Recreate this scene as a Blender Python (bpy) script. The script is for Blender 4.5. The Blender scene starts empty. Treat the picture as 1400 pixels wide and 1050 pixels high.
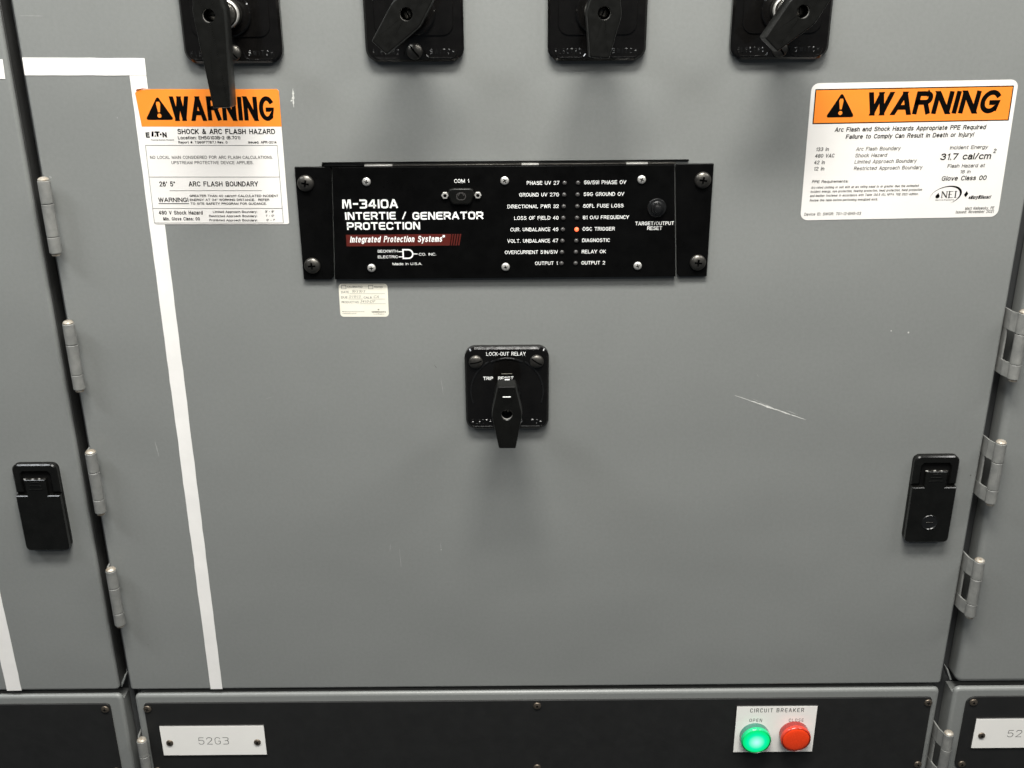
import bpy, math, random
from mathutils import Vector, Matrix
random.seed(7)
PI = math.pi
scene = bpy.context.scene
COL = scene.collection

# ------------------------------------------------------------------ camera, light, exposure
CAM_H = 1.70                      # camera height; panel plane is y = 0, camera in front at y < 0
cam_d = bpy.data.cameras.new('camera')
cam_d.sensor_width = 36.0
cam_d.lens = 36.0
cam_d.clip_start = 0.05
cam_d.clip_end = 60.0
cam = bpy.data.objects.new('camera', cam_d)
COL.objects.link(cam)
pitch, roll = math.radians(21.304), math.radians(0.463)
cam.matrix_world = (Matrix.Translation((0, -1.19, CAM_H)) @ Matrix.Rotation(PI / 2 - pitch, 4, 'X')
                    @ Matrix.Rotation(-roll, 4, 'Z'))
scene.camera = cam

w = bpy.data.worlds.new('World')
scene.world = w
w.use_nodes = True
bg = w.node_tree.nodes['Background']
bg.inputs['Color'].default_value = (0.80, 0.90, 1.0, 1)
bg.inputs['Strength'].default_value = 0.07


def area(name, loc, target, sx, sy, power, col):
    ld = bpy.data.lights.new(name, 'AREA')
    ld.shape = 'RECTANGLE'
    ld.size, ld.size_y = sx, sy
    ld.energy = power
    ld.color = col
    o = bpy.data.objects.new(name, ld)
    COL.objects.link(o)
    o.location = loc
    o.rotation_euler = (Vector(target) - Vector(loc)).to_track_quat('-Z', 'Y').to_euler()
    return o


# ceiling fluorescent fixtures of the switch room, in front of and above the doors; the last is an added fill
area('ceiling_or_fill_lamp', (0.04, -0.86, 3.05), (0.04, -0.60, 0.0), 0.95, 0.34, 72, (1.0, 0.985, 0.93))
area('ceiling_or_fill_lamp', (-1.60, -0.95, 3.05), (-1.3, -0.55, 0.0), 0.9, 0.32, 25, (0.94, 0.975, 1.0))
area('ceiling_or_fill_lamp', (1.85, -0.95, 3.05), (1.5, -0.55, 0.0), 0.9, 0.32, 24, (1.0, 0.99, 0.96))
area('ceiling_or_fill_lamp', (0.06, -1.65, 3.05), (0.06, -0.70, 0.0), 1.2, 0.40, 24, (1.0, 0.985, 0.93))
area('ceiling_or_fill_lamp', (0.10, -2.7, 3.05), (0.1, -1.2, 0.0), 2.5, 0.32, 20, (1.0, 0.985, 0.95))  # added fill lamp, lifts the light low on the doors

vs = scene.view_settings
scene.display_settings.display_device = 'sRGB'
vs.view_transform = 'Standard'
vs.look = 'None'
vs.exposure = 0.0
vs.gamma = 1.0
vs.use_curve_mapping = False


# ------------------------------------------------------------------ materials
def new_mat(name):
    m = bpy.data.materials.new(name)
    m.use_nodes = True
    return m, m.node_tree, m.node_tree.nodes['Principled BSDF']


def mat(name, col, rough=0.5, metal=0.0, var=0.06, vscale=30.0, bump=0.0, bscale=300.0, rvar=0.06, spec=0.5,
        col2=None, streak=(1, 1, 1)):
    m, nt, b = new_mat(name)
    N, L = nt.nodes, nt.links
    tc = N.new('ShaderNodeTexCoord')
    mp = N.new('ShaderNodeMapping')
    mp.inputs['Scale'].default_value = streak
    L.new(tc.outputs['Object'], mp.inputs['Vector'])
    n1 = N.new('ShaderNodeTexNoise')
    n1.inputs['Scale'].default_value = vscale
    n1.inputs['Detail'].default_value = 6
    n1.inputs['Roughness'].default_value = 0.62
    L.new(mp.outputs['Vector'], n1.inputs['Vector'])
    rp = N.new('ShaderNodeValToRGB')
    a = tuple(max(0, c * (1 - var)) for c in col)
    z = col2 if col2 else tuple(min(1, c * (1 + var)) for c in col)
    rp.color_ramp.elements[0].position = 0.3
    rp.color_ramp.elements[1].position = 0.7
    rp.color_ramp.elements[0].color = (*a, 1)
    rp.color_ramp.elements[1].color = (*z, 1)
    L.new(n1.outputs['Fac'], rp.inputs['Fac'])
    L.new(rp.outputs['Color'], b.inputs['Base Color'])
    mr = N.new('ShaderNodeMapRange')
    mr.inputs['From Min'].default_value = 0.3
    mr.inputs['From Max'].default_value = 0.7
    mr.inputs['To Min'].default_value = max(0.02, rough - rvar)
    mr.inputs['To Max'].default_value = min(1, rough + rvar)
    n3 = N.new('ShaderNodeTexNoise')
    n3.inputs['Scale'].default_value = vscale * 2.7
    n3.inputs['Detail'].default_value = 5
    L.new(tc.outputs['Object'], n3.inputs['Vector'])
    L.new(n3.outputs['Fac'], mr.inputs['Value'])
    L.new(mr.outputs['Result'], b.inputs['Roughness'])
    b.inputs['Metallic'].default_value = metal
    b.inputs['Specular IOR Level'].default_value = spec
    if bump:
        n2 = N.new('ShaderNodeTexNoise')
        n2.inputs['Scale'].default_value = bscale
        n2.inputs['Detail'].default_value = 3
        L.new(tc.outputs['Object'], n2.inputs['Vector'])
        bp = N.new('ShaderNodeBump')
        bp.inputs['Strength'].default_value = bump
        bp.inputs['Distance'].default_value = 0.001
        L.new(n2.outputs['Fac'], bp.inputs['Height'])
        L.new(bp.outputs['Normal'], b.inputs['Normal'])
    return m


GREY = (0.198, 0.204, 0.197)


def paint_mat():
    m = mat('grey_enamel', GREY, 0.36, var=0.045, vscale=4, bump=0.10, bscale=380, rvar=0.06, spec=0.5)
    nt = m.node_tree
    N, L = nt.nodes, nt.links
    b = N['Principled BSDF']
    tc = next(n for n in N if n.type == 'TEX_COORD')
    bp = next(n for n in N if n.type == 'BUMP')
    r0 = next(n for n in N if n.type == 'MAP_RANGE')
    r0.inputs['From Min'].default_value = 0.1
    r0.inputs['From Max'].default_value = 0.9
    cr = next(n for n in N if n.type == 'VALTORGB').color_ramp
    cr.elements[0].position, cr.elements[1].position = 0.15, 0.85
    wv = N.new('ShaderNodeTexNoise')            # long sheet-metal waves
    wv.inputs['Scale'].default_value = 4.5
    wv.inputs['Detail'].default_value = 1.5
    L.new(tc.outputs['Object'], wv.inputs['Vector'])
    b2 = N.new('ShaderNodeBump')
    b2.inputs['Strength'].default_value = 0.9
    b2.inputs['Distance'].default_value = 0.006
    L.new(wv.outputs['Fac'], b2.inputs['Height'])
    L.new(b2.outputs['Normal'], bp.inputs['Normal'])
    fine = N.new('ShaderNodeTexNoise')          # fine tonal speckle of the enamel
    fine.inputs['Scale'].default_value = 240
    fine.inputs['Detail'].default_value = 4
    L.new(tc.outputs['Object'], fine.inputs['Vector'])
    mr = N.new('ShaderNodeMapRange')
    mr.inputs['From Min'].default_value = 0.3
    mr.inputs['From Max'].default_value = 0.7
    mr.inputs['To Min'].default_value = 0.965
    mr.inputs['To Max'].default_value = 1.035
    L.new(fine.outputs['Fac'], mr.inputs['Value'])
    mx = N.new('ShaderNodeVectorMath')
    mx.operation = 'SCALE'
    src = b.inputs['Base Color'].links[0].from_socket
    L.new(src, mx.inputs[0])
    L.new(mr.outputs['Result'], mx.inputs['Scale'])
    L.new(mx.outputs['Vector'], b.inputs['Base Color'])
    return m


M = dict(
    paint=paint_mat(),
    frame=mat('dark_grey_enamel', (0.055, 0.057, 0.058), 0.5, var=0.1, vscale=14),
    edge_shade=mat('dark_edge_shade', (0.028, 0.028, 0.027), 0.55, var=0.2, vscale=40),  # dark colour standing in for shade on the door sides
    void=mat('shadowed_steel', (0.02, 0.02, 0.02), 0.8, var=0.2),
    black_gloss=mat('glossy_black_plastic', (0.004, 0.0037, 0.0035), 0.10, var=0.25, vscale=60, rvar=0.03, spec=0.5),
    black_satin=mat('satin_black_plastic', (0.0045, 0.0045, 0.004), 0.34, var=0.25, vscale=60, bump=0.05, bscale=900, spec=0.24),
    black_lettering=mat('moulded_lettering', (0.006, 0.006, 0.006), 0.24, var=0.25, vscale=60, rvar=0.05, spec=0.9),
    black_latch=mat('moulded_black_plastic', (0.005, 0.005, 0.0045), 0.24, var=0.25, vscale=60, rvar=0.05, spec=0.4),
    black_metal=mat('black_anodised_metal', (0.0022, 0.0022, 0.0022), 0.32, var=0.3, vscale=40, spec=0.10, bump=0.04, bscale=700),
    black_face=mat('black_panel_laminate', (0.0145, 0.0145, 0.0142), 0.5, var=0.10, vscale=25, spec=0.35),
    white=mat('white_vinyl', (0.755, 0.73, 0.70), 0.42, var=0.03, vscale=12),
    tape=mat('white_tape', (0.80, 0.78, 0.755), 0.5, var=0.05, vscale=20),
    cream=mat('cream_paper', (0.80, 0.765, 0.655), 0.6, var=0.04, vscale=60),
    plate_white=mat('engraved_white_plastic', (0.87, 0.85, 0.81), 0.35, var=0.02, vscale=30),
    orange=mat('orange_ink', (0.86, 0.24, 0.025), 0.42, var=0.04, vscale=20),
    ink=mat('black_ink', (0.0018, 0.0016, 0.0016), 0.6, var=0.1, spec=0.05),
    grey_ink=mat('grey_ink', (0.075, 0.073, 0.07), 0.6, var=0.2, vscale=200),
    pale_ink=mat('pale_grey_ink', (0.13, 0.127, 0.12), 0.6, var=0.2, vscale=200),
    engraved=mat('engraved_grey', (0.075, 0.073, 0.07), 0.6, var=0.2, vscale=200),
    pencil=mat('pencil_marks', (0.30, 0.285, 0.24), 0.7, var=0.3, vscale=300),
    white_ink=mat('white_screen_print', (0.86, 0.86, 0.84), 0.5, var=0.03, vscale=50),
    red_ink=mat('dark_red_screen_print', (0.078, 0.0055, 0.002), 0.5, var=0.08, vscale=50),
    zinc=mat('hinge_enamel', (0.172, 0.174, 0.167), 0.42, var=0.16, vscale=70, bump=0.2, bscale=420, col2=(0.228, 0.227, 0.214)),
    zinc_worn=mat('worn_hinge_pin', (0.34, 0.25, 0.16), 0.42, metal=0.3, var=0.35, vscale=220, col2=(0.50, 0.48, 0.43)),
    steel=mat('bright_steel', (0.74, 0.72, 0.68), 0.34, metal=0.72, var=0.1, vscale=120),
    dark_steel=mat('blackened_steel', (0.11, 0.104, 0.094), 0.36, metal=0.9, var=0.25, vscale=160, bump=0.06, bscale=900),
    bronze_steel=mat('browned_steel', (0.20, 0.165, 0.13), 0.38, metal=0.85, var=0.3, vscale=160),
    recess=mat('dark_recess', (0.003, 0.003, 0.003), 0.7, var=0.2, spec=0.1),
    led_off=mat('unlit_led', (0.055, 0.052, 0.050), 0.25, var=0.2, vscale=300),
    scratch=mat('scratched_primer', (0.56, 0.56, 0.53), 0.6, var=0.25, vscale=300),
    scuff=mat('faint_scuff', (0.285, 0.29, 0.278), 0.5, var=0.1, vscale=300),
    dirt=mat('dark_smudge', (0.09, 0.088, 0.080), 0.6, var=0.2, vscale=300),
)


def lamp_mat(name, base, core, rim, strength, radius, mid=None):
    """a lit indicator lens: bright lamp behind the middle of the diffuser"""
    m, nt, b = new_mat(name)
    N, L = nt.nodes, nt.links
    tc = N.new('ShaderNodeTexCoord')
    ln = N.new('ShaderNodeVectorMath')
    ln.operation = 'LENGTH'
    L.new(tc.outputs['Object'], ln.inputs[0])
    mr = N.new('ShaderNodeMapRange')
    mr.inputs['From Max'].default_value = radius
    L.new(ln.outputs['Value'], mr.inputs['Value'])
    rp = N.new('ShaderNodeValToRGB')
    rp.color_ramp.elements[0].color = (*core, 1)
    rp.color_ramp.elements[1].color = (*rim, 1)
    rp.color_ramp.elements[1].position = 0.95
    rp.color_ramp.elements[0].position = 0.06
    if mid:
        e_ = rp.color_ramp.elements.new(0.55)
        e_.color = (*mid, 1)
    L.new(mr.outputs['Result'], rp.inputs['Fac'])
    L.new(rp.outputs['Color'], b.inputs['Emission Color'])
    b.inputs['Emission Strength'].default_value = strength
    b.inputs['Base Color'].default_value = (*base, 1)
    b.inputs['Roughness'].default_value = 0.3
    return m


M['green_lit'] = lamp_mat('lit_green_lens', (0.0, 0.10, 0.03), (0.50, 1.0, 0.95), (0.0, 0.70, 0.10), 1.0, 0.0215, (0.0, 0.86, 0.42))
M['green_skirt'] = mat('green_lens_skirt', (0.06, 0.20, 0.15), 0.25, var=0.05, vscale=80)
M['red_lens'] = mat('red_lens', (0.80, 0.050, 0.010), 0.25, var=0.06, vscale=120)
M['red_skirt'] = mat('red_lens_skirt', (0.30, 0.035, 0.03), 0.22, var=0.06, vscale=120)
M['red_rim'] = mat('red_lens_rim', (0.60, 0.05, 0.03), 0.2, var=0.06, vscale=120)
M['green_rim'] = mat('green_lens_rim', (0.02, 0.55, 0.22), 0.2, var=0.06, vscale=120)
M['red_groove'] = mat('red_lens_groove', (0.10, 0.010, 0.006), 0.3, var=0.06, vscale=120)
M['green_groove'] = mat('green_lens_groove', (0.004, 0.06, 0.02), 0.3, var=0.06, vscale=120)
M['led_lit'] = lamp_mat('lit_orange_led', (0.4, 0.1, 0.04), (1.0, 0.62, 0.30), (1.0, 0.06, 0.01), 1.6, 0.0030)


# ------------------------------------------------------------------ mesh helpers (local mm: x right, z up, d towards viewer)
class MB:
    def __init__(s):
        s.v, s.f, s.mi, s.mats = [], [], [], []

    def slot(s, m):
        if m not in s.mats:
            s.mats.append(m)
        return s.mats.index(m)

    def add(s, verts, faces, m='paint'):
        o = len(s.v)
        s.v += [(x, z, d) for x, z, d in verts]
        k = s.slot(m)
        for f in faces:
            s.f.append([i + o for i in f])
            s.mi.append(k)

    def loft(s, rings, m, cap0=True, cap1=True):
        n = len(rings[0])
        vs_ = [p for r in rings for p in r]
        fs = []
        for i in range(len(rings) - 1):
            for j in range(n):
                a, b = i * n + j, i * n + (j + 1) % n
                fs.append((a, b, b + n, a + n))
        if cap0:
            fs.append(tuple(range(n))[::-1])
        if cap1:
            fs.append(tuple((len(rings) - 1) * n + j for j in range(n)))
        s.add(vs_, fs, m)

    def prism(s, out, d0, d1, m, bev=0.0, steps=3, cap0=True):
        """outline extruded from d0 to d1 with a rounded front edge"""
        rings = [[(x, z, d0) for x, z in out]]
        if bev <= 0:
            rings.append([(x, z, d1) for x, z in out])
        else:
            for k in range(steps + 1):
                a = PI / 2 * k / steps
                ins = bev * (1 - math.cos(a))
                dd = d1 - bev + bev * math.sin(a)
                rings.append([(x, z, dd) for x, z in inset(out, ins)])
            rings.append([(x, z, d1) for x, z in inset(out, bev + 0.25)])
        s.loft(rings, m, cap0=cap0)

    def box(s, x0, x1, z0, z1, d0, d1, m, bev=0.0):
        s.prism([(x0, z0), (x1, z0), (x1, z1), (x0, z1)], d0, d1, m, bev)

    def lathe(s, prof, m, cx=0, cz=0, n=32, cap1=True, cap0=False):
        rings = [[(cx + r * math.cos(2 * PI * j / n), cz + r * math.sin(2 * PI * j / n), d) for j in range(n)] for r, d in prof]
        s.loft(rings, m, cap0=cap0, cap1=cap1)

    def vlathe(s, prof, m, cx=0, cd=0, n=24):
        """profile (r, z) turned about a vertical axis, from low z to high z"""
        rings = [[(cx + r * math.cos(2 * PI * j / n), z, cd - r * math.sin(2 * PI * j / n)) for j in range(n)] for r, z in prof]
        s.loft(rings, m, True, True)

    def stroke(s, pts, wd, d, m, closed=False):
        """a flat painted line of width wd"""
        if getattr(s, 'ridged', False):
            return ridge(s, list(pts) + ([pts[0]] if closed else []), wd, d, wd * s.ridged, m)
        P = [Vector(p) for p in pts]
        n = len(P)
        if n < 2:
            return
        Lf, Rt = [], []
        for i in range(n):
            if closed:
                a, b = P[i - 1], P[(i + 1) % n]
                t1, t2 = (P[i] - a).normalized(), (b - P[i]).normalized()
            else:
                t1 = (P[i] - P[i - 1]).normalized() if i else (P[1] - P[0]).normalized()
                t2 = (P[i + 1] - P[i]).normalized() if i < n - 1 else t1
            t = (t1 + t2)
            t = t.normalized() if t.length > 1e-5 else t1
            nn = Vector((-t.y, t.x))
            k = 1 / max(0.55, nn.dot(Vector((-t1.y, t1.x))))
            p = P[i].copy()
            if not closed and i == 0:
                p -= t * wd * 0.4
            if not closed and i == n - 1:
                p += t * wd * 0.4
            Lf.append(p + nn * wd / 2 * k)
            Rt.append(p - nn * wd / 2 * k)
        vs_ = [(p.x, p.y, d) for p in Lf] + [(p.x, p.y, d) for p in Rt]
        fs = [(n + i, n + (i + 1) % n, (i + 1) % n, i) for i in range(n if closed else n - 1)]
        s.add(vs_, fs, m)

    def build(s, name, parent=None, loc=None, rot=0.0, sharp=0.6):
        me = bpy.data.meshes.new(name)
        me.from_pydata([(x / 1000, -d / 1000, z / 1000) for x, z, d in s.v], [], s.f)
        for k in s.mats:
            me.materials.append(M[k])
        me.polygons.foreach_set('material_index', s.mi)
        me.shade_smooth()
        me.set_sharp_from_angle(angle=sharp)
        me.update()
        o = bpy.data.objects.new(name, me)
        COL.objects.link(o)
        if parent:
            o.parent = parent
        if loc:
            if parent:
                o.location = (loc[0] / 1000, -loc[2] / 1000, loc[1] / 1000)
            else:
                o.location = (loc[0] / 1000, -loc[2] / 1000, CAM_H + loc[1] / 1000)
        if rot:
            o.rotation_euler = (0, -rot, 0)
        return o


def inset(out, k):
    if k == 0:
        return list(out)
    n = len(out)
    P = [Vector(p) for p in out]
    area_ = sum(P[i].x * P[(i + 1) % n].y - P[(i + 1) % n].x * P[i].y for i in range(n))
    sg = 1 if area_ > 0 else -1
    res = []
    for i in range(n):
        t1 = (P[i] - P[i - 1]).normalized()
        t2 = (P[(i + 1) % n] - P[i]).normalized()
        n1, n2 = Vector((-t1.y, t1.x)) * sg, Vector((-t2.y, t2.x)) * sg
        b = (n1 + n2).normalized()
        c = max(0.4, b.dot(n1))
        q = P[i] + b * k / c
        res.append((q.x, q.y))
    return res


def rr(w, h, r, cx=0, cz=0, n=6):
    pts = []
    for qx, qz, a0 in ((1, 1, 0), (-1, 1, 90), (-1, -1, 180), (1, -1, 270)):
        for k in range(n + 1):
            a = math.radians(a0 + 90 * k / n)
            pts.append((cx + qx * (w / 2 - r) + r * math.cos(a), cz + qz * (h / 2 - r) + r * math.sin(a)))
    return pts


def tag(o, label=None, cat=None, group=None, kind=None):
    if label:
        o['label'] = label
    if cat:
        o['category'] = cat
    if group:
        o['group'] = group
    if kind:
        o['kind'] = kind
    return o


def thing(name, label, cat, loc, group=None, rot=0.0):
    o = bpy.data.objects.new(name, None)
    o.empty_display_size = 0.02
    COL.objects.link(o)
    o.location = (loc[0] / 1000, -loc[2] / 1000, CAM_H + loc[1] / 1000)
    if rot:
        o.rotation_euler = (0, -rot, 0)
    return tag(o, label, cat, group)


def copy_tree(o, parent=None):
    kids = list(o.children)
    c = o.copy()
    COL.objects.link(c)
    if parent:
        c.parent = parent
    for k in kids:
        copy_tree(k, c)
    return c


# ------------------------------------------------------------------ lettering
_tc = bpy.data.curves.new('lettering_source', 'FONT')
_to = bpy.data.objects.new('lettering_source', _tc)
COL.objects.link(_to)


def text(mb, t, x, z, wd, cap, d, m, bold=0.0, shear=0.0, align='L', sp=1.0):
    """set a line of type whose inked width is wd and capital height is cap (mm), baseline at z"""
    _tc.body = t
    _tc.resolution_u = 2
    _tc.offset = bold
    _tc.shear = shear
    _tc.space_character = sp
    dg = bpy.context.evaluated_depsgraph_get()
    dg.update()
    ev = _to.evaluated_get(dg)
    me = ev.to_mesh()
    xs = [v.co.x for v in me.vertices]
    x0, x1 = min(xs), max(xs)
    ks = cap / (0.682 + bold * 2)
    kx = wd / (x1 - x0)
    if align == 'C':
        x -= wd / 2
    elif align == 'R':
        x -= wd
    mb.add([(x + (v.co.x - x0) * kx, z + (v.co.y + bold) * ks, d) for v in me.vertices],
           [tuple(p.vertices) for p in me.polygons], m)
    ev.to_mesh_clear()


SF = {   # single stroke letters on a 4 x 6 cell
    '5': [[(3.8, 6), (.4, 6), (.1, 3.3), (1.2, 3.7), (2.7, 3.7), (3.7, 3.1), (4, 2), (3.7, .8), (2.7, .05), (1.2, 0), (.3, .5), (0, 1.1)]],
    '2': [[(0, 4.6), (.3, 5.5), (1.2, 6), (2.8, 6), (3.7, 5.5), (4, 4.6), (3.6, 3.6), (2.6, 2.6), (0, 0), (4, 0)]],
    'G': [[(3.9, 4.9), (3.4, 5.7), (2.6, 6), (1.4, 6), (.5, 5.5), (0, 4.4), (0, 1.6), (.5, .5), (1.4, 0), (2.7, 0), (3.6, .5), (4, 1.4), (4, 2.8), (2.4, 2.8)]],
    '3': [[(0, 6), (3.2, 6), (3.9, 5.5), (4, 4.6), (3.7, 3.6), (3, 3.2), (1.5, 3.2)], [(3, 3.2), (3.8, 2.7), (4, 1.7), (3.8, .5), (3, 0), (0, 0)]],
    '4': [[(3.1, 0), (3.1, 6), (2.4, 6), (0, 1.9), (0, 1.6), (4.1, 1.6)]],
    '1': [[(.2, 0), (.2, 6)]],
    '0': [[(1.2, 0), (2.8, 0), (3.7, .5), (4, 1.6), (4, 4.4), (3.7, 5.5), (2.8, 6), (1.2, 6), (.3, 5.5), (0, 4.4), (0, 1.6), (.3, .5), (1.2, 0)]],
    '-': [[(0.2, 3.1), (2.7, 3.1)]],
    '/': [[(0, 0), (2.2, 6)]],
    'M': [[(0, 0), (.3, 6), (1.2, 6), (2.5, .3), (3.8, 6), (4.7, 6), (5, 0)]],
    'A': [[(0, 0), (1.9, 6), (2.4, 6), (4.3, 0)], [(.8, 1.7), (3.5, 1.7)]],
    'I': [[(.2, 0), (.2, 6)]],
    'N': [[(0, 0), (0, 6), (.6, 6), (3.4, 0), (4, 0), (4, 6)]],
    'T': [[(0, 6), (4, 6)], [(2, 6), (2, 0)]],
    'E': [[(3.7, 6), (.9, 6), (.2, 5.6), (0, 4.9), (0, 1.1), (.2, .4), (.9, 0), (3.7, 0)], [(0, 3.1), (3.4, 3.1)]],
    'R': [[(0, 0), (0, 6), (3, 6), (3.8, 5.5), (4, 4.4), (3.8, 3.2), (3, 2.6), (0, 2.6)], [(2.4, 2.6), (4, 0)]],
    'P': [[(0, 0), (0, 6), (3, 6), (3.8, 5.5), (4, 4.3), (3.8, 3.1), (3, 2.5), (0, 2.5)]],
    'O': [[(1.2, 0), (2.8, 0), (3.7, .5), (4, 1.6), (4, 4.4), (3.7, 5.5), (2.8, 6), (1.2, 6), (.3, 5.5), (0, 4.4), (0, 1.6), (.3, .5), (1.2, 0)]],
    'C': [[(4, 4.9), (3.6, 5.7), (2.8, 6), (1.3, 6), (.4, 5.5), (0, 4.4), (0, 1.6), (.4, .5), (1.3, 0), (2.8, 0), (3.6, .3), (4, 1.1)]],
    'U': [[(0, 6), (0, 1.5), (.4, .4), (1.3, 0), (2.7, 0), (3.6, .4), (4, 1.5), (4, 6)]],
    'B': [[(0, 0), (0, 6), (2.9, 6), (3.7, 5.5), (3.8, 4.6), (3.6, 3.6), (2.9, 3.2), (0, 3.2)], [(2.9, 3.2), (3.8, 2.7), (4, 1.6), (3.8, .5), (3, 0), (0, 0)]],
    'K': [[(0, 0), (0, 6)], [(4, 6), (0, 2.2)], [(1.3, 3.4), (4, 0)]],
    'L': [[(0, 6), (0, 0), (3.8, 0)]],
    'S': [[(3.9, 4.9), (3.5, 5.7), (2.7, 6), (1.3, 6), (.4, 5.6), (.1, 4.7), (.5, 3.6), (3.5, 2.5), (4, 1.4), (3.6, .4), (2.7, 0), (1.3, 0), (.4, .3), (0, 1.1)]],
    'H': [[(0, 0), (0, 6)], [(4, 0), (4, 6)], [(0, 3.1), (4, 3.1)]],
    'W': [[(0, 6), (1.2, 0), (2.5, 5), (3.8, 0), (5, 6)]],
}




def _arc(cx, cz, rx, rz, a0, a1, n=10):
    return [(cx + rx * math.cos(math.radians(a0 + (a1 - a0) * k / n)), cz + rz * math.sin(math.radians(a0 + (a1 - a0) * k / n))) for k in range(n + 1)]


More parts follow.
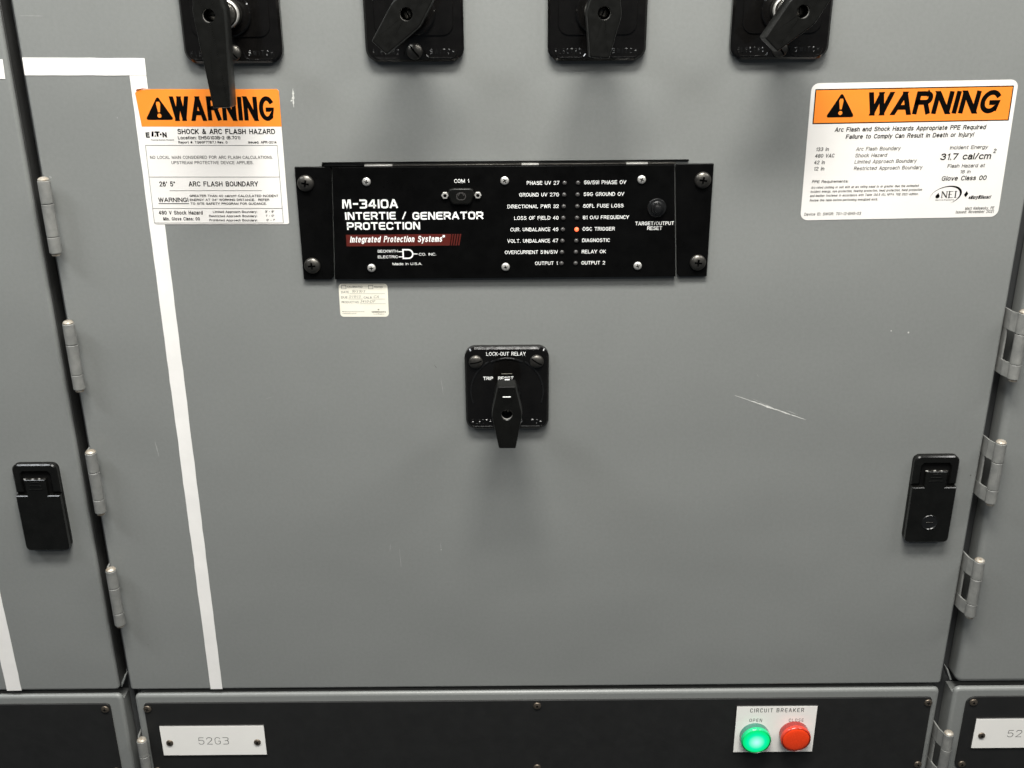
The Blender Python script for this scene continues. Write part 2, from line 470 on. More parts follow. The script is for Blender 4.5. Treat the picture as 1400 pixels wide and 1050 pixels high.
HF = dict(SF)      # plain grotesque capitals
_B0 = [(0, 0), (0, 6), (2.6, 6)] + _arc(2.6, 4.6, 1.2, 1.4, 90, -90) + [(0, 3.2)]
HF.update({
    'O': [_arc(2.3, 3, 2.3, 3, 90, 450, 28)], '0': [_arc(1.9, 3, 1.9, 3, 90, 450, 24)],
    'C': [_arc(2.3, 3, 2.3, 3, 42, 318, 22)],
    'G': [_arc(2.4, 3, 2.4, 3, 42, 330, 24) + [(4.55, 1.2), (4.55, 2.7), (2.6, 2.7)]],
    'S': [_arc(2, 4.5, 1.8, 1.5, 20, 180, 10) + _arc(2, 4.3, 1.8, 1.0, 180, 250, 4) + _arc(2, 1.7, 2.0, 1.5, 75, 0, 6) + _arc(2, 1.6, 2.0, 1.6, 0, -160, 10)],
    'D': [[(0, 0), (0, 6), (2, 6)] + _arc(2, 3, 2.3, 3, 90, -90, 14) + [(0, 0)]],
    'P': [[(0, 0)] + _B0[1:]],
    'R': [[(0, 0)] + _B0[1:], [(2.6, 3.2), (3.9, 0)]],
    'B': [[(0, 3.2), (0, 6), (2.4, 6)] + _arc(2.4, 4.6, 1.2, 1.4, 90, -90) + [(0, 3.2), (0, 0), (2.6, 0)] + _arc(2.6, 1.6, 1.3, 1.6, -90, 90) ],
    'U': [[(0, 6), (0, 2)] + _arc(2, 2, 2, 2, 180, 360, 12) + [(4, 6)]],
    'E': [[(3.7, 6), (0, 6), (0, 0), (3.8, 0)], [(0, 3.15), (3.4, 3.15)]],
    'F': [[(3.6, 6), (0, 6), (0, 0)], [(0, 3.1), (3.1, 3.1)]],
    'N': [[(0, 0), (0, 6)], ('D', .15, 6, 3.95, 0), [(4.1, 0), (4.1, 6)]],
    'M': [[(0, 0), (0, 6)], ('D', .2, 6, 2.5, 0), ('D', 2.5, 0, 4.8, 6), [(5, 0), (5, 6)]],
    'W': [('D', 0, 6, 1.55, 0), ('D', 1.55, 0, 3.05, 6), ('D', 3.05, 6, 4.55, 0), ('D', 4.55, 0, 6.1, 6)],
    'A': [('D', 0, 0, 2.2, 6), ('D', 2.3, 6, 4.5, 0), [(1.2, 1.7), (3.3, 1.7)]],
    'V': [('D', 0, 6, 2.1, 0), ('D', 2.2, 0, 4.3, 6)],
    'Y': [('D', 0, 6, 2.1, 2.4), ('D', 2.1, 2.4, 4.2, 6), [(2.1, 2.6), (2.1, 0)]],
    'Z': [[(.2, 6), (3.9, 6), (0, 0), (4, 0)]], 'X': [[(0, 6), (4, 0)], [(4, 6), (0, 0)]], 'J': [[(3, 6), (3, 1.6)] + _arc(1.5, 1.6, 1.5, 1.6, 0, -180, 8)],
    'Q': [_arc(2.3, 3, 2.3, 3, 90, 450, 28), [(2.8, 1.4), (4.4, -.2)]],
    'T': [[(0, 6), (4.2, 6)], [(2.1, 6), (2.1, 0)]],
    'I': [[(.2, 0), (.2, 6)]], 'L': [[(0, 6), (0, 0), (3.4, 0)]],
    '1': [[(.4, 4.7), (1.6, 6), (1.6, 0)]],
    '2': [_arc(1.9, 4.3, 1.8, 1.7, 170, -20, 12) + [(0, 0), (3.8, 0)]],
    '3': [_arc(1.8, 4.6, 1.6, 1.4, 160, -90, 12), _arc(1.8, 1.6, 1.9, 1.6, 90, -165, 14)],
    '4': [[(2.8, 0), (2.8, 6), (2.5, 6), (0, 1.9), (0, 1.6), (3.8, 1.6)]],
    '5': [[(3.5, 6), (.6, 6), (.2, 3.1)] + _arc(1.9, 1.95, 1.9, 1.95, 130, -155, 16)],
    '6': [_arc(1.9, 3.2, 1.9, 2.8, 45, 180, 8) + [(0, 2)] + _arc(1.9, 1.9, 1.9, 1.9, 180, 520, 18)],
    '7': [[(0, 6), (3.8, 6), (1.4, 0)]],
    '8': [_arc(1.9, 4.55, 1.65, 1.45, -90, 270, 18), _arc(1.9, 1.6, 1.9, 1.6, 90, 450, 18)],
    '9': [_arc(1.9, 2.8, 1.9, 2.8, -135, 0, 8) + [(3.8, 4)] + _arc(1.9, 4.1, 1.9, 1.9, 0, 340, 18)],
    '.': [[(0.1, .1), (0.35, .1)]], ':': [[(0.1, .1), (.35, .1)], [(.1, 3.6), (.35, 3.6)]], "'": [[(.1, 6), (.1, 4.6)]], '"': [[(.1, 6), (.1, 4.6)], [(1.1, 6), (1.1, 4.6)]],
    '!': [[(.1, 6), (.1, 1.7)], [(.05, .1), (.2, .1)]],
    '&': [[(4.2, 0), (1.0, 4.4), (1.1, 5.4), (1.7, 6), (2.4, 5.8), (2.8, 5), (2.4, 4.1), (.6, 2.6), (0, 1.6), (.4, .4), (1.5, 0), (2.8, .5), (3.6, 1.6), (4, 2.8)]],
    'a': [_arc(1.6, 3.0, 1.4, 1.4, 160, 0, 8) + [(3.0, 0)], [(3.0, 2.6), (1.3, 2.4)] + _arc(1.2, 1.2, 1.2, 1.2, 90, 270, 8) + [(1.8, 0), (3.0, 1.0)]],
    'b': [[(0, 6), (0, 0)], _arc(1.7, 2.2, 1.7, 2.2, 0, 360, 18)], 'c': [_arc(1.7, 2.2, 1.7, 2.2, 45, 315, 14)],
    'd': [_arc(1.7, 2.2, 1.7, 2.2, 0, 360, 18), [(3.4, 6), (3.4, 0)]], 'e': [[(.1, 2.3), (3.4, 2.3)] + _arc(1.7, 2.2, 1.7, 2.2, 5, 315, 16)],
    'f': [_arc(1.8, 4.8, 1.0, 1.2, 80, 180, 5) + [(.8, 0)], [(0, 4.3), (1.9, 4.3)]],
    'g': [_arc(1.7, 2.2, 1.7, 2.2, 0, 360, 18), [(3.4, 4.4), (3.4, -.2)] + _arc(1.7, -.2, 1.7, 1.4, 0, -150, 8)],
    'h': [[(0, 6), (0, 0)], _arc(1.5, 2.8, 1.5, 1.6, 180, 0, 10) + [(3.0, 0)]], 'i': [[(.1, 4.4), (.1, 0)], [(.1, 5.7), (.1, 6)]],
    'j': [[(.9, 4.4), (.9, -.6)] + _arc(.1, -.6, .8, 1, 0, -80, 5), [(.9, 5.7), (.9, 6)]],
    'k': [[(0, 6), (0, 0)], [(2.9, 4.4), (0, 1.7)], [(1, 2.6), (3.1, 0)]], 'l': [[(.1, 6), (.1, 0)]],
    'm': [[(0, 4.4), (0, 0)], _arc(1.25, 3.0, 1.25, 1.4, 180, 0, 8) + [(2.5, 0)], _arc(3.75, 3.0, 1.25, 1.4, 180, 0, 8) + [(5, 0)]],
    'n': [[(0, 4.4), (0, 0)], _arc(1.5, 2.8, 1.5, 1.6, 180, 0, 10) + [(3.0, 0)]], 'o': [_arc(1.75, 2.2, 1.75, 2.2, 0, 360, 18)],
    'p': [[(0, 4.4), (0, -1.7)], _arc(1.7, 2.2, 1.7, 2.2, 0, 360, 18)], 'q': [_arc(1.7, 2.2, 1.7, 2.2, 0, 360, 18), [(3.4, 4.4), (3.4, -1.7)]],
    'r': [[(0, 4.4), (0, 0)], _arc(1.5, 2.9, 1.5, 1.5, 180, 85, 5)],
    's': [_arc(1.5, 3.3, 1.3, 1.1, 20, 180, 8) + _arc(1.5, 3.1, 1.3, .75, 180, 250, 3) + _arc(1.5, 1.2, 1.45, 1.1, 75, 0, 5) + _arc(1.5, 1.2, 1.45, 1.2, 0, -160, 8)],
    't': [[(.9, 5.7), (.9, .9)] + _arc(1.7, .9, .8, .9, 180, 290, 5), [(0, 4.3), (1.9, 4.3)]],
    'u': [[(0, 4.4), (0, 1.6)] + _arc(1.5, 1.6, 1.5, 1.6, 180, 360, 10), [(3.0, 4.4), (3.0, 0)]],
    'v': [('D', 0, 4.4, 1.55, 0), ('D', 1.65, 0, 3.2, 4.4)], 'w': [('D', 0, 4.4, 1.2, 0), ('D', 1.2, 0, 2.4, 4.4), ('D', 2.4, 4.4, 3.6, 0), ('D', 3.6, 0, 4.8, 4.4)],
    'x': [[(0, 4.4), (3, 0)], [(3, 4.4), (0, 0)]], 'y': [('D', 0, 4.4, 1.6, 0), ('D', .9, -1.7, 3.2, 4.4)], 'z': [[(0, 4.4), (3, 4.4), (0, 0), (3, 0)]],
    ',': [[(.3, .2), (0, -1)]], '(': [_arc(2.2, 2.4, 2.2, 4.0, 130, 230, 8)], ')': [_arc(-.8, 2.4, 2.2, 4.0, 50, -50, 8)],
    '#': [[(.8, 0), (1.4, 6)], [(2.6, 0), (3.2, 6)], [(0, 2), (3.8, 2)], [(.2, 4), (4, 4)]], '²': [[(0, 5.5), (.6, 6), (1.3, 5.5), (0, 3.4), (1.5, 3.4)]],
    '/': [[(0, 0), (2, 6)]], '-': [[(0.2, 2.6), (2, 2.6)]],
})


def strokes(mb, t, x, z, wd, cap, weight, d, m, gap=0.16, font=SF, shear=0.0):
    ws = [max(max(st[1], st[3]) if st[0] == 'D' else max(p[0] for p in st) for st in font[c]) if c != ' ' else 2.0 for c in t]
    wd -= shear * cap
    gm = cap * gap                      # clear space between neighbouring letters
    kx = (wd - weight - (len(t) - 1) * (weight + gm)) / sum(ws)
    kz = (cap - weight) / 6
    cx = x + weight / 2
    for c, wc in zip(t, ws):
        dd = d
        if c != ' ':
            for st in font[c]:
                if st[0] == 'D':
                    _, xa, za, xb, zb = st
                    ax, az, bx, bz = xa * kx, za * kz, xb * kx, zb * kz
                    hw = weight / 2 * math.hypot(bx - ax, bz - az) / abs(bz - az)
                    e_ = weight / 2
                    sl = (bx - ax) / (bz - az)
                    sg = 1 if bz > az else -1
                    q = [(ax - sg * sl * e_ - hw, az - sg * e_), (ax - sg * sl * e_ + hw, az - sg * e_), (bx + sg * sl * e_ + hw, bz + sg * e_), (bx + sg * sl * e_ - hw, bz + sg * e_)]
                    if sg < 0:
                        q = q[::-1]
                    mb.add([(cx + px + shear * pz, z + weight / 2 + pz, dd) for px, pz in q], [(0, 1, 2, 3)], m)
                    dd += 0.012
                    continue
                P_ = [(cx + px * kx + shear * pz * kz, z + weight / 2 + pz * kz) for px, pz in st]
                cl = len(P_) > 5 and math.hypot(P_[0][0] - P_[-1][0], P_[0][1] - P_[-1][1]) < 1e-4
                mb.stroke(P_[:-1] if cl else P_, weight, dd, m, cl)
                dd += 0.012
        cx += wc * kx + weight + gm


# ------------------------------------------------------------------ screws
def recess_cross(R_, wdt):
    def f(a):
        c, s_ = abs(math.cos(a)), abs(math.sin(a))
        big, small = max(c, s_), min(c, s_)
        r1 = R_ / big
        r2 = wdt / max(small, 1e-4)
        inner = wdt * 1.35 / big if False else 0
        return max(min(r1, r2), wdt * 1.45)
    return f


def recess_slot(R_, wdt):
    return lambda a: min(R_, wdt / max(abs(math.sin(a)), 1e-4))


def recess_hex(R_):
    def f(a):
        k = (a % (PI / 3)) - PI / 6
        return R_ * math.cos(PI / 6) / math.cos(k)
    return f


def screw_mb(mb, R_, h, rec, depth, m, mr='recess', ang=0.0, n=48, cx=0, cz=0, d0=0.0, edge=0.35):
    H = lambda r: h * (edge + (1 - edge) * math.sqrt(max(0, 1 - (r / R_) ** 2)))
    A = [2 * PI * j / n for j in range(n)]

    def P(r, a, d):
        return (cx + r * math.cos(a + ang), cz + r * math.sin(a + ang), d0 + d)
    rings = [[P(R_, a, 0) for a in A], [P(R_, a, H(R_)) for a in A]]
    for t in (0.93, 0.8, 0.6, 0.4, 0.2, 0.0):
        rings.append([P(rec(a) + (R_ - rec(a)) * t, a, H(rec(a) + (R_ - rec(a)) * t)) for a in A])
    mb.loft(rings, m, False, False)
    mb.loft([[P(rec(a), a, H(rec(a))) for a in A], [P(rec(a) * 0.8, a, max(0.1, h - depth)) for a in A]], mr, False, True)


def screw(parent, R_, h, rec, depth, m, x, z, d, ang=0.0, mr='recess', edge=0.35, name='screw'):
    mb = MB()
    screw_mb(mb, R_, h, rec, depth, m, mr, ang, edge=edge)
    return mb.build(name, parent, (x, z, d))


# ------------------------------------------------------------------ setting: cabinet structure behind the doors
mb = MB()
mb.box(-1250, 1350, -1700, 430, -120, -70, 'frame')
o = mb.build('wall', None, (0, 0, 0))
tag(o, 'dark steel back of the switchgear seen through the door gaps', kind='structure')

# ------------------------------------------------------------------ hinges
def add_hinge(parent, x, ztop, d, side, ln=84.0, R_=7.0):
    """lift-off hinge: three knuckles on a pin, leaf folding back into the gap; side -1: leaf to the left"""
    h = MB()
    lx = x + side * (R_ - 1.5)
    # bracket of the outer knuckles with a window for the middle one
    if side < 0:
        prof = [(0, 0), (-4.2, -12), (-5.5, -30), (-5.5, -52)]
    else:
        prof = [(0, 0), (3, -12), (4, -30), (4, -52)]
    def leaf(z0, z1, p0, p1, th=2.2):
        ring = []
        for zz in (z0, z1):
            ring.append([(lx + p0[0], zz, d + p0[1]), (lx + p1[0], zz, d + p1[1]), (lx + p1[0] + th, zz, d + p1[1]), (lx + p0[0] + th, zz, d + p0[1])])
        h.loft(ring, 'zinc')
    for a, b in zip(prof[:-1], prof[1:]):
        leaf(ztop - ln * 0.30, ztop - 1.5, a, b)
        leaf(ztop - ln + 0.5, ztop - ln * 0.77, a, b)
    leaf(ztop - ln * 0.77, ztop - ln * 0.30, (prof[1][0] + side * .3, prof[1][1] - 6), prof[-1])
    # knuckles
    for za, zb in ((0.0, 0.308), (0.317, 0.768), (0.775, 1.0)):
        k = h
        a, b = ztop - ln * zb, ztop - ln * za
        r = R_
        k.vlathe([(r - .5, a), (r, a + .5), (r, b - .5), (r - .5, b)], 'zinc', x, d)
    p = h
    p.vlathe([(R_ - 2, ztop - ln - 3.0), (R_ - 2, ztop - ln - 0.2), (2, ztop - ln), (2, ztop), (R_ - .9, ztop + .1), (R_ - .6, ztop + 1.4), (R_ - 2.0, ztop + 3.2), (R_ - 4.6, ztop + 4.2)], 'zinc_worn', x, d)
    return under(h, 'hinge', parent)


# ------------------------------------------------------------------ doors
def sliver(mb, x0, z0, x1, z1, wd, m, d=0.12, n=9, wob=0.35):
    dx, dz = x1 - x0, z1 - z0
    L_ = math.hypot(dx, dz)
    nx, nz = -dz / L_, dx / L_
    up, lo = [], []
    for i in range(n + 1):
        t = i / n
        hw = wd / 2 * (math.sin(PI * min(1, max(0.02, t))) ** 0.6) * random.uniform(1 - wob, 1 + wob)
        j = random.uniform(-.15, .15) * wd
        x, z = x0 + dx * t + nx * j, z0 + dz * t + nz * j
        up.append((x + nx * hw, z + nz * hw, d))
        lo.append((x - nx * hw, z - nz * hw, d))
    mb.add(lo + up, [(i, i + 1, n + 2 + i, n + 1 + i) for i in range(n)], m)


def blob(mb, x, z, r, m, d=0.12, n=9):
    pts = [(x + r * random.uniform(.6, 1.2) * math.cos(2 * PI * k / n), z + r * random.uniform(.6, 1.2) * math.sin(2 * PI * k / n), d) for k in range(n)]
    mb.add(pts, [tuple(range(n))], m)


def door_mesh(x0, x1, z0, z1, bev=3.0, depth=-28):
    d_ = MB()
    d_.prism(rr(x1 - x0, z1 - z0, bev + 1.5, (x0 + x1) / 2, (z0 + z1) / 2, 4), depth, 0, 'paint', bev, 5)
    return d_


Z0, Z1 = -922.5, 425
cab_c = thing('switchgear_cabinet', 'wide middle grey switchgear cabinet carrying the black relay and lock-out switch', 'cabinet', (30, Z0, 0))
cab_l = thing('switchgear_cabinet', 'grey switchgear cabinet at the left edge, plain black latch without key lock', 'cabinet', (-868, Z0, 0))
cab_r = thing('switchgear_cabinet', 'grey switchgear cabinet at the right edge, only a narrow strip showing', 'cabinet', (951, Z0, 0))
OFF = {cab_c: (30, Z0), cab_l: (-868, Z0), cab_r: (951, Z0)}
def under(mbuf, name, parent, label=None):
    """link a part whose mesh is written in panel coordinates below a cabinet"""
    ox, oz = OFF[parent]
    mbuf.v = [(x - ox, z - oz, d) for x, z, d in mbuf.v]
    o_ = mbuf.build(name, parent)
    OFF[o_] = OFF[parent]
    if label:
        o_['label'] = label
    return o_
dm = door_mesh(-541, 601, Z0, Z1)
sliver(dm, 279, -481.5, 372.5, -516.3, 1.7, 'scratch', wob=.5, n=22)
sliver(dm, 300, -486.0, 330, -499.5, 1.0, 'scuff')
sliver(dm, 345, -502.5, 362, -509.5, 1.3, 'scuff')
sliver(dm, -243.0, -106.5, -243.6, -127.5, 2.0, 'scratch', wob=.7, n=12)
sliver(dm, -244.4, -119, -246.5, -120.5, 1.6, 'scratch')
sliver(dm, -88.4, -455, -86, -478.5, .7, 'scuff')
sliver(dm, -455.4, -538, -453, -561, 1.3, 'scuff')
sliver(dm, -151.5, -698, -150.5, -727, .8, 'scuff')
sliver(dm, -163, -690, -164.5, -703, .7, 'scuff')
sliver(dm, -97, -690, -95.6, -701, .9, 'scuff')
sliver(dm, -535, -27.5, -508, -28.2, 1.0, 'scuff')
blob(dm, 486.0, -400.5, 1.2, 'scratch')
blob(dm, 464.5, -398.2, .8, 'scratch')
blob(dm, -96, -700, .9, 'scratch')
blob(dm, -444, -137, .9, 'scuff')
blob(dm, 592.5, -596, 1.2, 'dirt')
blob(dm, -531, -203, 1.6, 'scuff')
sliver(dm, -96, -438, -93, -442, .8, 'dirt')
for _ in range(7):
    x, z = random.uniform(-520, 585), random.uniform(-900, -20)
    if random.random() < .5:
        blob(dm, x, z, random.uniform(.3, .6), random.choice(['scuff', 'scuff', 'dirt']))
    else:
        a = random.uniform(0, PI)
        l_ = random.uniform(5, 16)
        sliver(dm, x, z, x + l_ * math.cos(a), z + l_ * math.sin(a), random.uniform(.25, .5), 'scuff')
door_c = under(dm, 'door', cab_c)
for zt in (-204, -375, -546, -717):
    add_hinge(door_c, -532, zt, 17, -1)
dm = door_mesh(-1180, -557, Z0, Z1, 4.0)
sliver(dm, -700, -840, -690, -842, .6, 'scuff')
door_l = under(dm, 'door', cab_l)
dm = door_mesh(622, 1280, Z0, Z1, 8.0)
door_r = under(dm, 'door', cab_r)
for zt in (-371, -542, -713):
    add_hinge(door_r, 615, zt, 18, -1)
# thin sheet-steel door stops seen in the gaps
for x0, x1, dep, lab in ((-547.0, -541.8, -12, 'thin dark steel lip along the hinge edge of the relay door'), (601.8, 608.5, -14, 'thin grey steel lip along the latch edge of the relay door')):
    b_ = MB()
    b_.box(x0, x1, Z0 - 4, Z1, -34, dep, 'frame', 1.2)
    under(b_, 'door_stop', cab_c)


for cab_, x0, x1 in ((cab_c, -640, -480), (cab_c, 548, 690)):
    b_ = MB()
    b_.box(x0, x1, -1560, 425, -68, -34, 'frame', 2)
    under(b_, 'cabinet_post', cab_)


for x0, x1, cab_ in ((-556.9, -555.2, cab_l), (601.1, 602.4, cab_c)):  # added dark strips: shade on the door side faces put in as colour
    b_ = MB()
    b_.box(x0, x1, Z0 + 3, Z1 - 3, -28, -5.0, 'edge_shade', .6)
    under(b_, 'edge_shade_strip', cab_)


def add_latch(parent, cx, cz, locked):
    W, H_ = 57.5, 123.0
    seam = 19.0
    root = MB()
    # upper frame with an opening: four bars round a recess
    out = rr(W, H_, 8, 0, 0, 6)
    root.prism(out, 0, 5.0, 'black_satin', 1.2)
    ox, oz = OFF[parent]
    lloc = (cx - ox, cz - oz, 0)
    b_ = root
    # u-shaped raised bezel round the finger recess
    ow, oh = W / 2, H_ / 2
    o_pts = [(-ow, seam + 2.6), (-ow, oh - 8)] + [(-ow + 8 - 8 * math.cos(a), oh - 8 + 8 * math.sin(a)) for a in (PI / 8, PI / 4, 3 * PI / 8, PI / 2)]
    o_pts += [(ow - 8 + 8 * math.sin(a), oh - 8 + 8 * math.cos(a)) for a in (0, PI / 8, PI / 4, 3 * PI / 8, PI / 2)] + [(ow, seam + 2.6)]
    i_pts = [(18.5, seam + 2.6), (18.5, oh - 13.5), (15.5, oh - 10.5), (-15.5, oh - 10.5), (-18.5, oh - 13.5), (-18.5, seam + 2.6)]
    b_.prism((o_pts + i_pts)[::-1], 4, 8.6, 'black_latch', 1.6, 1)
    r_ = root
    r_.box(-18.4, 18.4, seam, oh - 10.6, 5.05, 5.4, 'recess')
    root.build('latch', parent, lloc)
    l_ = MB()
    bw = ow - .4
    body = [(-bw, seam), (-13.5, seam), (-13.5, seam + 23), (13.5, seam + 23), (13.5, seam), (bw, seam)]
    body += [(bw - 6 + 6 * math.cos(a), -oh + 6 - 6 * math.sin(a)) for a in (0, PI / 8, PI / 4, 3 * PI / 8, PI / 2)]
    body += [(-bw + 6 - 6 * math.sin(a), -oh + 6 - 6 * math.cos(a)) for a in (0, PI / 8, PI / 4, 3 * PI / 8, PI / 2)]
    l_.prism(body[::-1], 5.5, 12.5, 'black_latch', 1.0, 1)
    for k, zz in enumerate((19.0, 14.2, 9.2)):
        l_.box(-5.5 - 1.8 * k, 5.5 + 1.8 * k, seam + zz - .6, seam + zz + .6, 12.4, 13.1, 'black_satin', .3)
    e_ = l_
    for k in range(9):
        x = -12.5 + 25 * k / 8 + random.uniform(-.6, .6)
        wv = random.uniform(1.2, 2.0)
        e_.box(x - wv, x + wv, seam + 22.6, seam + 23.3 + random.uniform(0, 1.0), 10.3 + (k % 2) * .25, 12.0 + (k % 3) * .2, 'dark_steel' if k % 3 else 'steel', .3)
    l_.build('latch_lever', parent, lloc)
    if locked:
        k_ = MB()
        k_.lathe([(10.6, 12.3), (10.6, 13.0), (10.1, 13.5), (9.3, 12.7), (8.4, 12.7)], 'black_lettering', 0, -31.5, 32)
        k_.box(-4.4, 4.4, -32.1, -31.0, 13.0, 13.5, 'dark_steel', .3)
        k_.build('key_lock', parent, lloc)


add_latch(door_l, -612, -627.5, False)
add_latch(door_c, 543, -626, True)

# ------------------------------------------------------------------ lower compartment panels
def compartment(cab_, x0, x1, px0, px1, screws_x, rad):
    p = MB()
    zt, zb = -931.0, -1086.0
    p.prism(rr(x1 - x0, zt - zb, 8, (x0 + x1) / 2, (zt + zb) / 2, 4), -6, 0, 'paint', 5.0, 6)
    p.box(x0 + .4, x1 - .4, zb, zt - 12, -32, -5.2, 'paint')
    root = under(p, 'compartment_door', cab_)
    ox, oz = OFF[cab_]
    f_ = MB()
    f_.prism(rr(px1 - px0, 128.5, rad, (px0 + px1) / 2, -944.5 - 64.25, 5), -1, 2.2, 'black_face', .7, 3)
    under(f_, 'face_plate', root)
    for x in screws_x:
        for z in (-953.5, -1063.5):
            screw(root, 5.6, 2.6, recess_hex(1.9) if abs(x - 32) < 5 or x > 600 else recess_cross(2.6, .7), 2.0, 'bronze_steel', x - ox, z - oz, 2.2, random.uniform(0, PI))
    return root


pan_c = compartment(cab_c, -538, 602, -526, 592, (-521, 32, 587), 6)
pan_l = compartment(cab_l, -1180, -556, -1165, -573.5, (-581,), 6)
pan_r = compartment(cab_r, 623, 1280, 641, 1266, (651,), 12)
add_hinge(pan_c, -531, -998, 15, -1)
add_hinge(pan_r, 616, -995, 18, -1)
b_ = MB()
b_.box(-553.5, -546.5, -1090, -905, -36, -22, 'frame', 1)
under(b_, 'door_stop', cab_c)
# upturned sheet corners where the door and panel corners meet
for pts, lab in ((((-558, -920), (-550, -904), (-548.6, -904), (-548.6, -907), (-555.5, -922)), 'small bent steel tab in the gap at the lower left door corner'),
                 (((619, -921), (612, -905), (610.6, -904.5), (610.8, -908), (616.5, -922)), 'small bent steel tab in the gap at the lower right door corner')):
    b_ = MB()
    b_.prism(list(pts), -22, -6, 'paint', .5, 2)
    under(b_, 'steel_tab', cab_c)

# ------------------------------------------------------------------ tape
def tape(pts, label, d0=0.0, th=0.22):
    t_ = MB()
    cx = sum(p[0] for p in pts) / 4
    cz = sum(p[1] for p in pts) / 4
    out = []
    for k in range(4):
        a, b = Vector(pts[k]), Vector(pts[(k + 1) % 4])
        n = max(1, int((b - a).length / 14))
        nn = Vector(((b - a).y, -(b - a).x)).normalized()
        for q in range(n):
            p = a.lerp(b, q / n) + (nn * random.gauss(0, .16) if q else Vector((0, 0)))
            out.append((p.x - cx, p.y - cz))
    t_.prism(out, 0, th, 'tape')
    return tag(t_.build('tape_strip', None, (cx, cz, d0)), label, 'tape', 'white tape strips on the doors')


tape([(-424.2, -922), (-411.3, -922), (-404.9, -71.6), (-423.8, -71.9)] if False else [(-428.2, -921.8), (-411.6, -921.8), (-404.9, -90.0), (-423.6, -90.2)],
     'long upright white tape strip running down the relay door', 0.05)
tape([(-540.0, -90.0), (-404.8, -91.2), (-404.2, -72.9), (-539.6, -71.0)], 'short level white tape strip above the smaller warning label', 0.3)
tape([(-715.3, -921.8), (-694.6, -921.8), (-694.0, -94), (-713.5, -94)], 'upright white tape strip low on the door at the left edge', 0.05)
tape([(-716, -93.6), (-562.5, -93.6), (-561.5, -72.8), (-716, -72.8)], 'stub of level white tape at the top of the left edge', 0.3)


# ------------------------------------------------------------------ warning labels
def tri_mark(mb, x, z, wd, h, d):
    r = 1.8
    pts = []
    for cx, cz, a0 in ((x + r, z + r, 150), (x + wd - r, z + r, 270), (x + wd / 2, z + h - r * 1.7, 30)):
        for k in range(5):
            a = math.radians(a0 + 120 * k / 4)
            pts.append((cx + r * math.cos(a), cz + r * math.sin(a), d))
    mb.add(pts, [tuple(range(len(pts)))], 'ink')
    cx = x + wd / 2
    ex = [(cx - 2.4, z + h * .68), (cx - 1.1, z + h * .33), (cx + 1.1, z + h * .33), (cx + 2.4, z + h * .68), (cx + 1.5, z + h * .765), (cx - 1.5, z + h * .765)]
    mb.add([(a, b, d + .08) for a, b in ex], [tuple(range(6))], 'orange')
    n = 14
    mb.add([(cx + 2.3 * math.cos(2 * PI * k / n), z + h * .18 + 2.3 * math.sin(2 * PI * k / n), d + .08) for k in range(n)], [tuple(range(n))], 'orange')


def rot_fix(x, z, a):
    return x * math.cos(a) + z * math.sin(a), -x * math.sin(a) + z * math.cos(a)


# left label
AL = math.radians(-0.45)
sh = MB()
sh.prism(rr(158, 153, 2.5, -1.5, 0, 4), 0, 0.25, 'white')
lab_l = tag(sh.build('warning_label', None, (-337, -183, 0.32), AL), 'squarish warning label partly hidden by a long switch handle, overlapping the white tape', 'label')
hb = MB()
ob = [(-80.8, 35.5), (77.7, 35.5), (77.7, 74.6), (75.6, 76.6), (-64, 76.6), (-70, 76.2), (-79.5, 75.3), (-83.6, 72.6), (-82.4, 57)]
hb.prism(ob, 0.1, 0.34, 'orange')
# curled corner of the header
hb.build('header_band', lab_l)
cu = MB()
cu.add([(-82.6, 74.0, .8), (-74, 76.3, .8), (-66, 76.7, .5), (-74, 77.6, 1.6), (-80.6, 76.6, 2.2)], [(0, 1, 2, 3, 4)], 'orange')
cu.build('curled_corner', lab_l)
tx = MB()
T1 = .46
tri_mark(tx, -74.0, 42.9, 29.6, 26.0, T1)
def TL(t, x, z, w_, cap, m='ink', bold=.0, shear=0.0, sp=1.0):
    x, z = rot_fix(x, z, AL)
    if all(c in HF or c == ' ' for c in t):
        return strokes(tx, t, x, z, w_, cap, cap * (.155 + bold * 1.6), T1, m, .10, HF, shear)
    text(tx, t, x, z, w_, cap, T1, m, bold, shear, 'L', sp)
_x, _z = rot_fix(-45.6, 42.2, AL)
strokes(tx, 'WARNING', _x, _z, 116.7, 27.0, 4.8, T1, 'ink', 0.06, HF)
TL('SHOCK & ARC FLASH HAZARD', -40.8, 27.5, 110.9, 5.9, bold=.012)
TL('Location: EHSG103B-2 (B.701)', -41.1, 21.7, 70.9, 3.7, bold=.012)
TL('Report #: TQGSF7767.1 Rev. 0', -41.2, 17.0, 55.9, 2.8, bold=.012)
TL('Issued: APR-2014', 38.3, 16.4, 32.4, 2.8, bold=.012)
TL('NO LOCAL MAIN CONSIDERED FOR ARC FLASH CALCULATIONS.', -75.8, 0, 140.6, 3.5, 'pale_ink')
TL('UPSTREAM PROTECTIVE DEVICE APPLIES.', -52.1, -6.2, 94.0, 3.5, 'pale_ink')
TL('26\' 5"', -69.3, -31.7, 18.2, 5.8, bold=.008)
TL('ARC FLASH BOUNDARY', -35.4, -31.9, 80.3, 5.8, bold=.008)
TL('WARNING!', -72.8, -49.8, 34.9, 5.2, bold=.008)
TL('GREATER THAN 40 cal/cm² CALCULATED INCIDENT', -35.9, -44.2, 103.2, 2.7, bold=.012)
TL('ENERGY AT 24" WORKING DISTANCE.  REFER', -36.2, -48.8, 92.4, 2.7, bold=.012)
TL('TO SITE SAFETY PROGRAM FOR GUIDANCE.', -35.9, -53.3, 88.5, 2.7, bold=.012)
TL('480 V Shock Hazard', -74.3, -64.5, 51.3, 4.6, bold=.010)
TL('Min. Glove Class: 00', -70.0, -71.5, 42.8, 4.0, bold=.010)
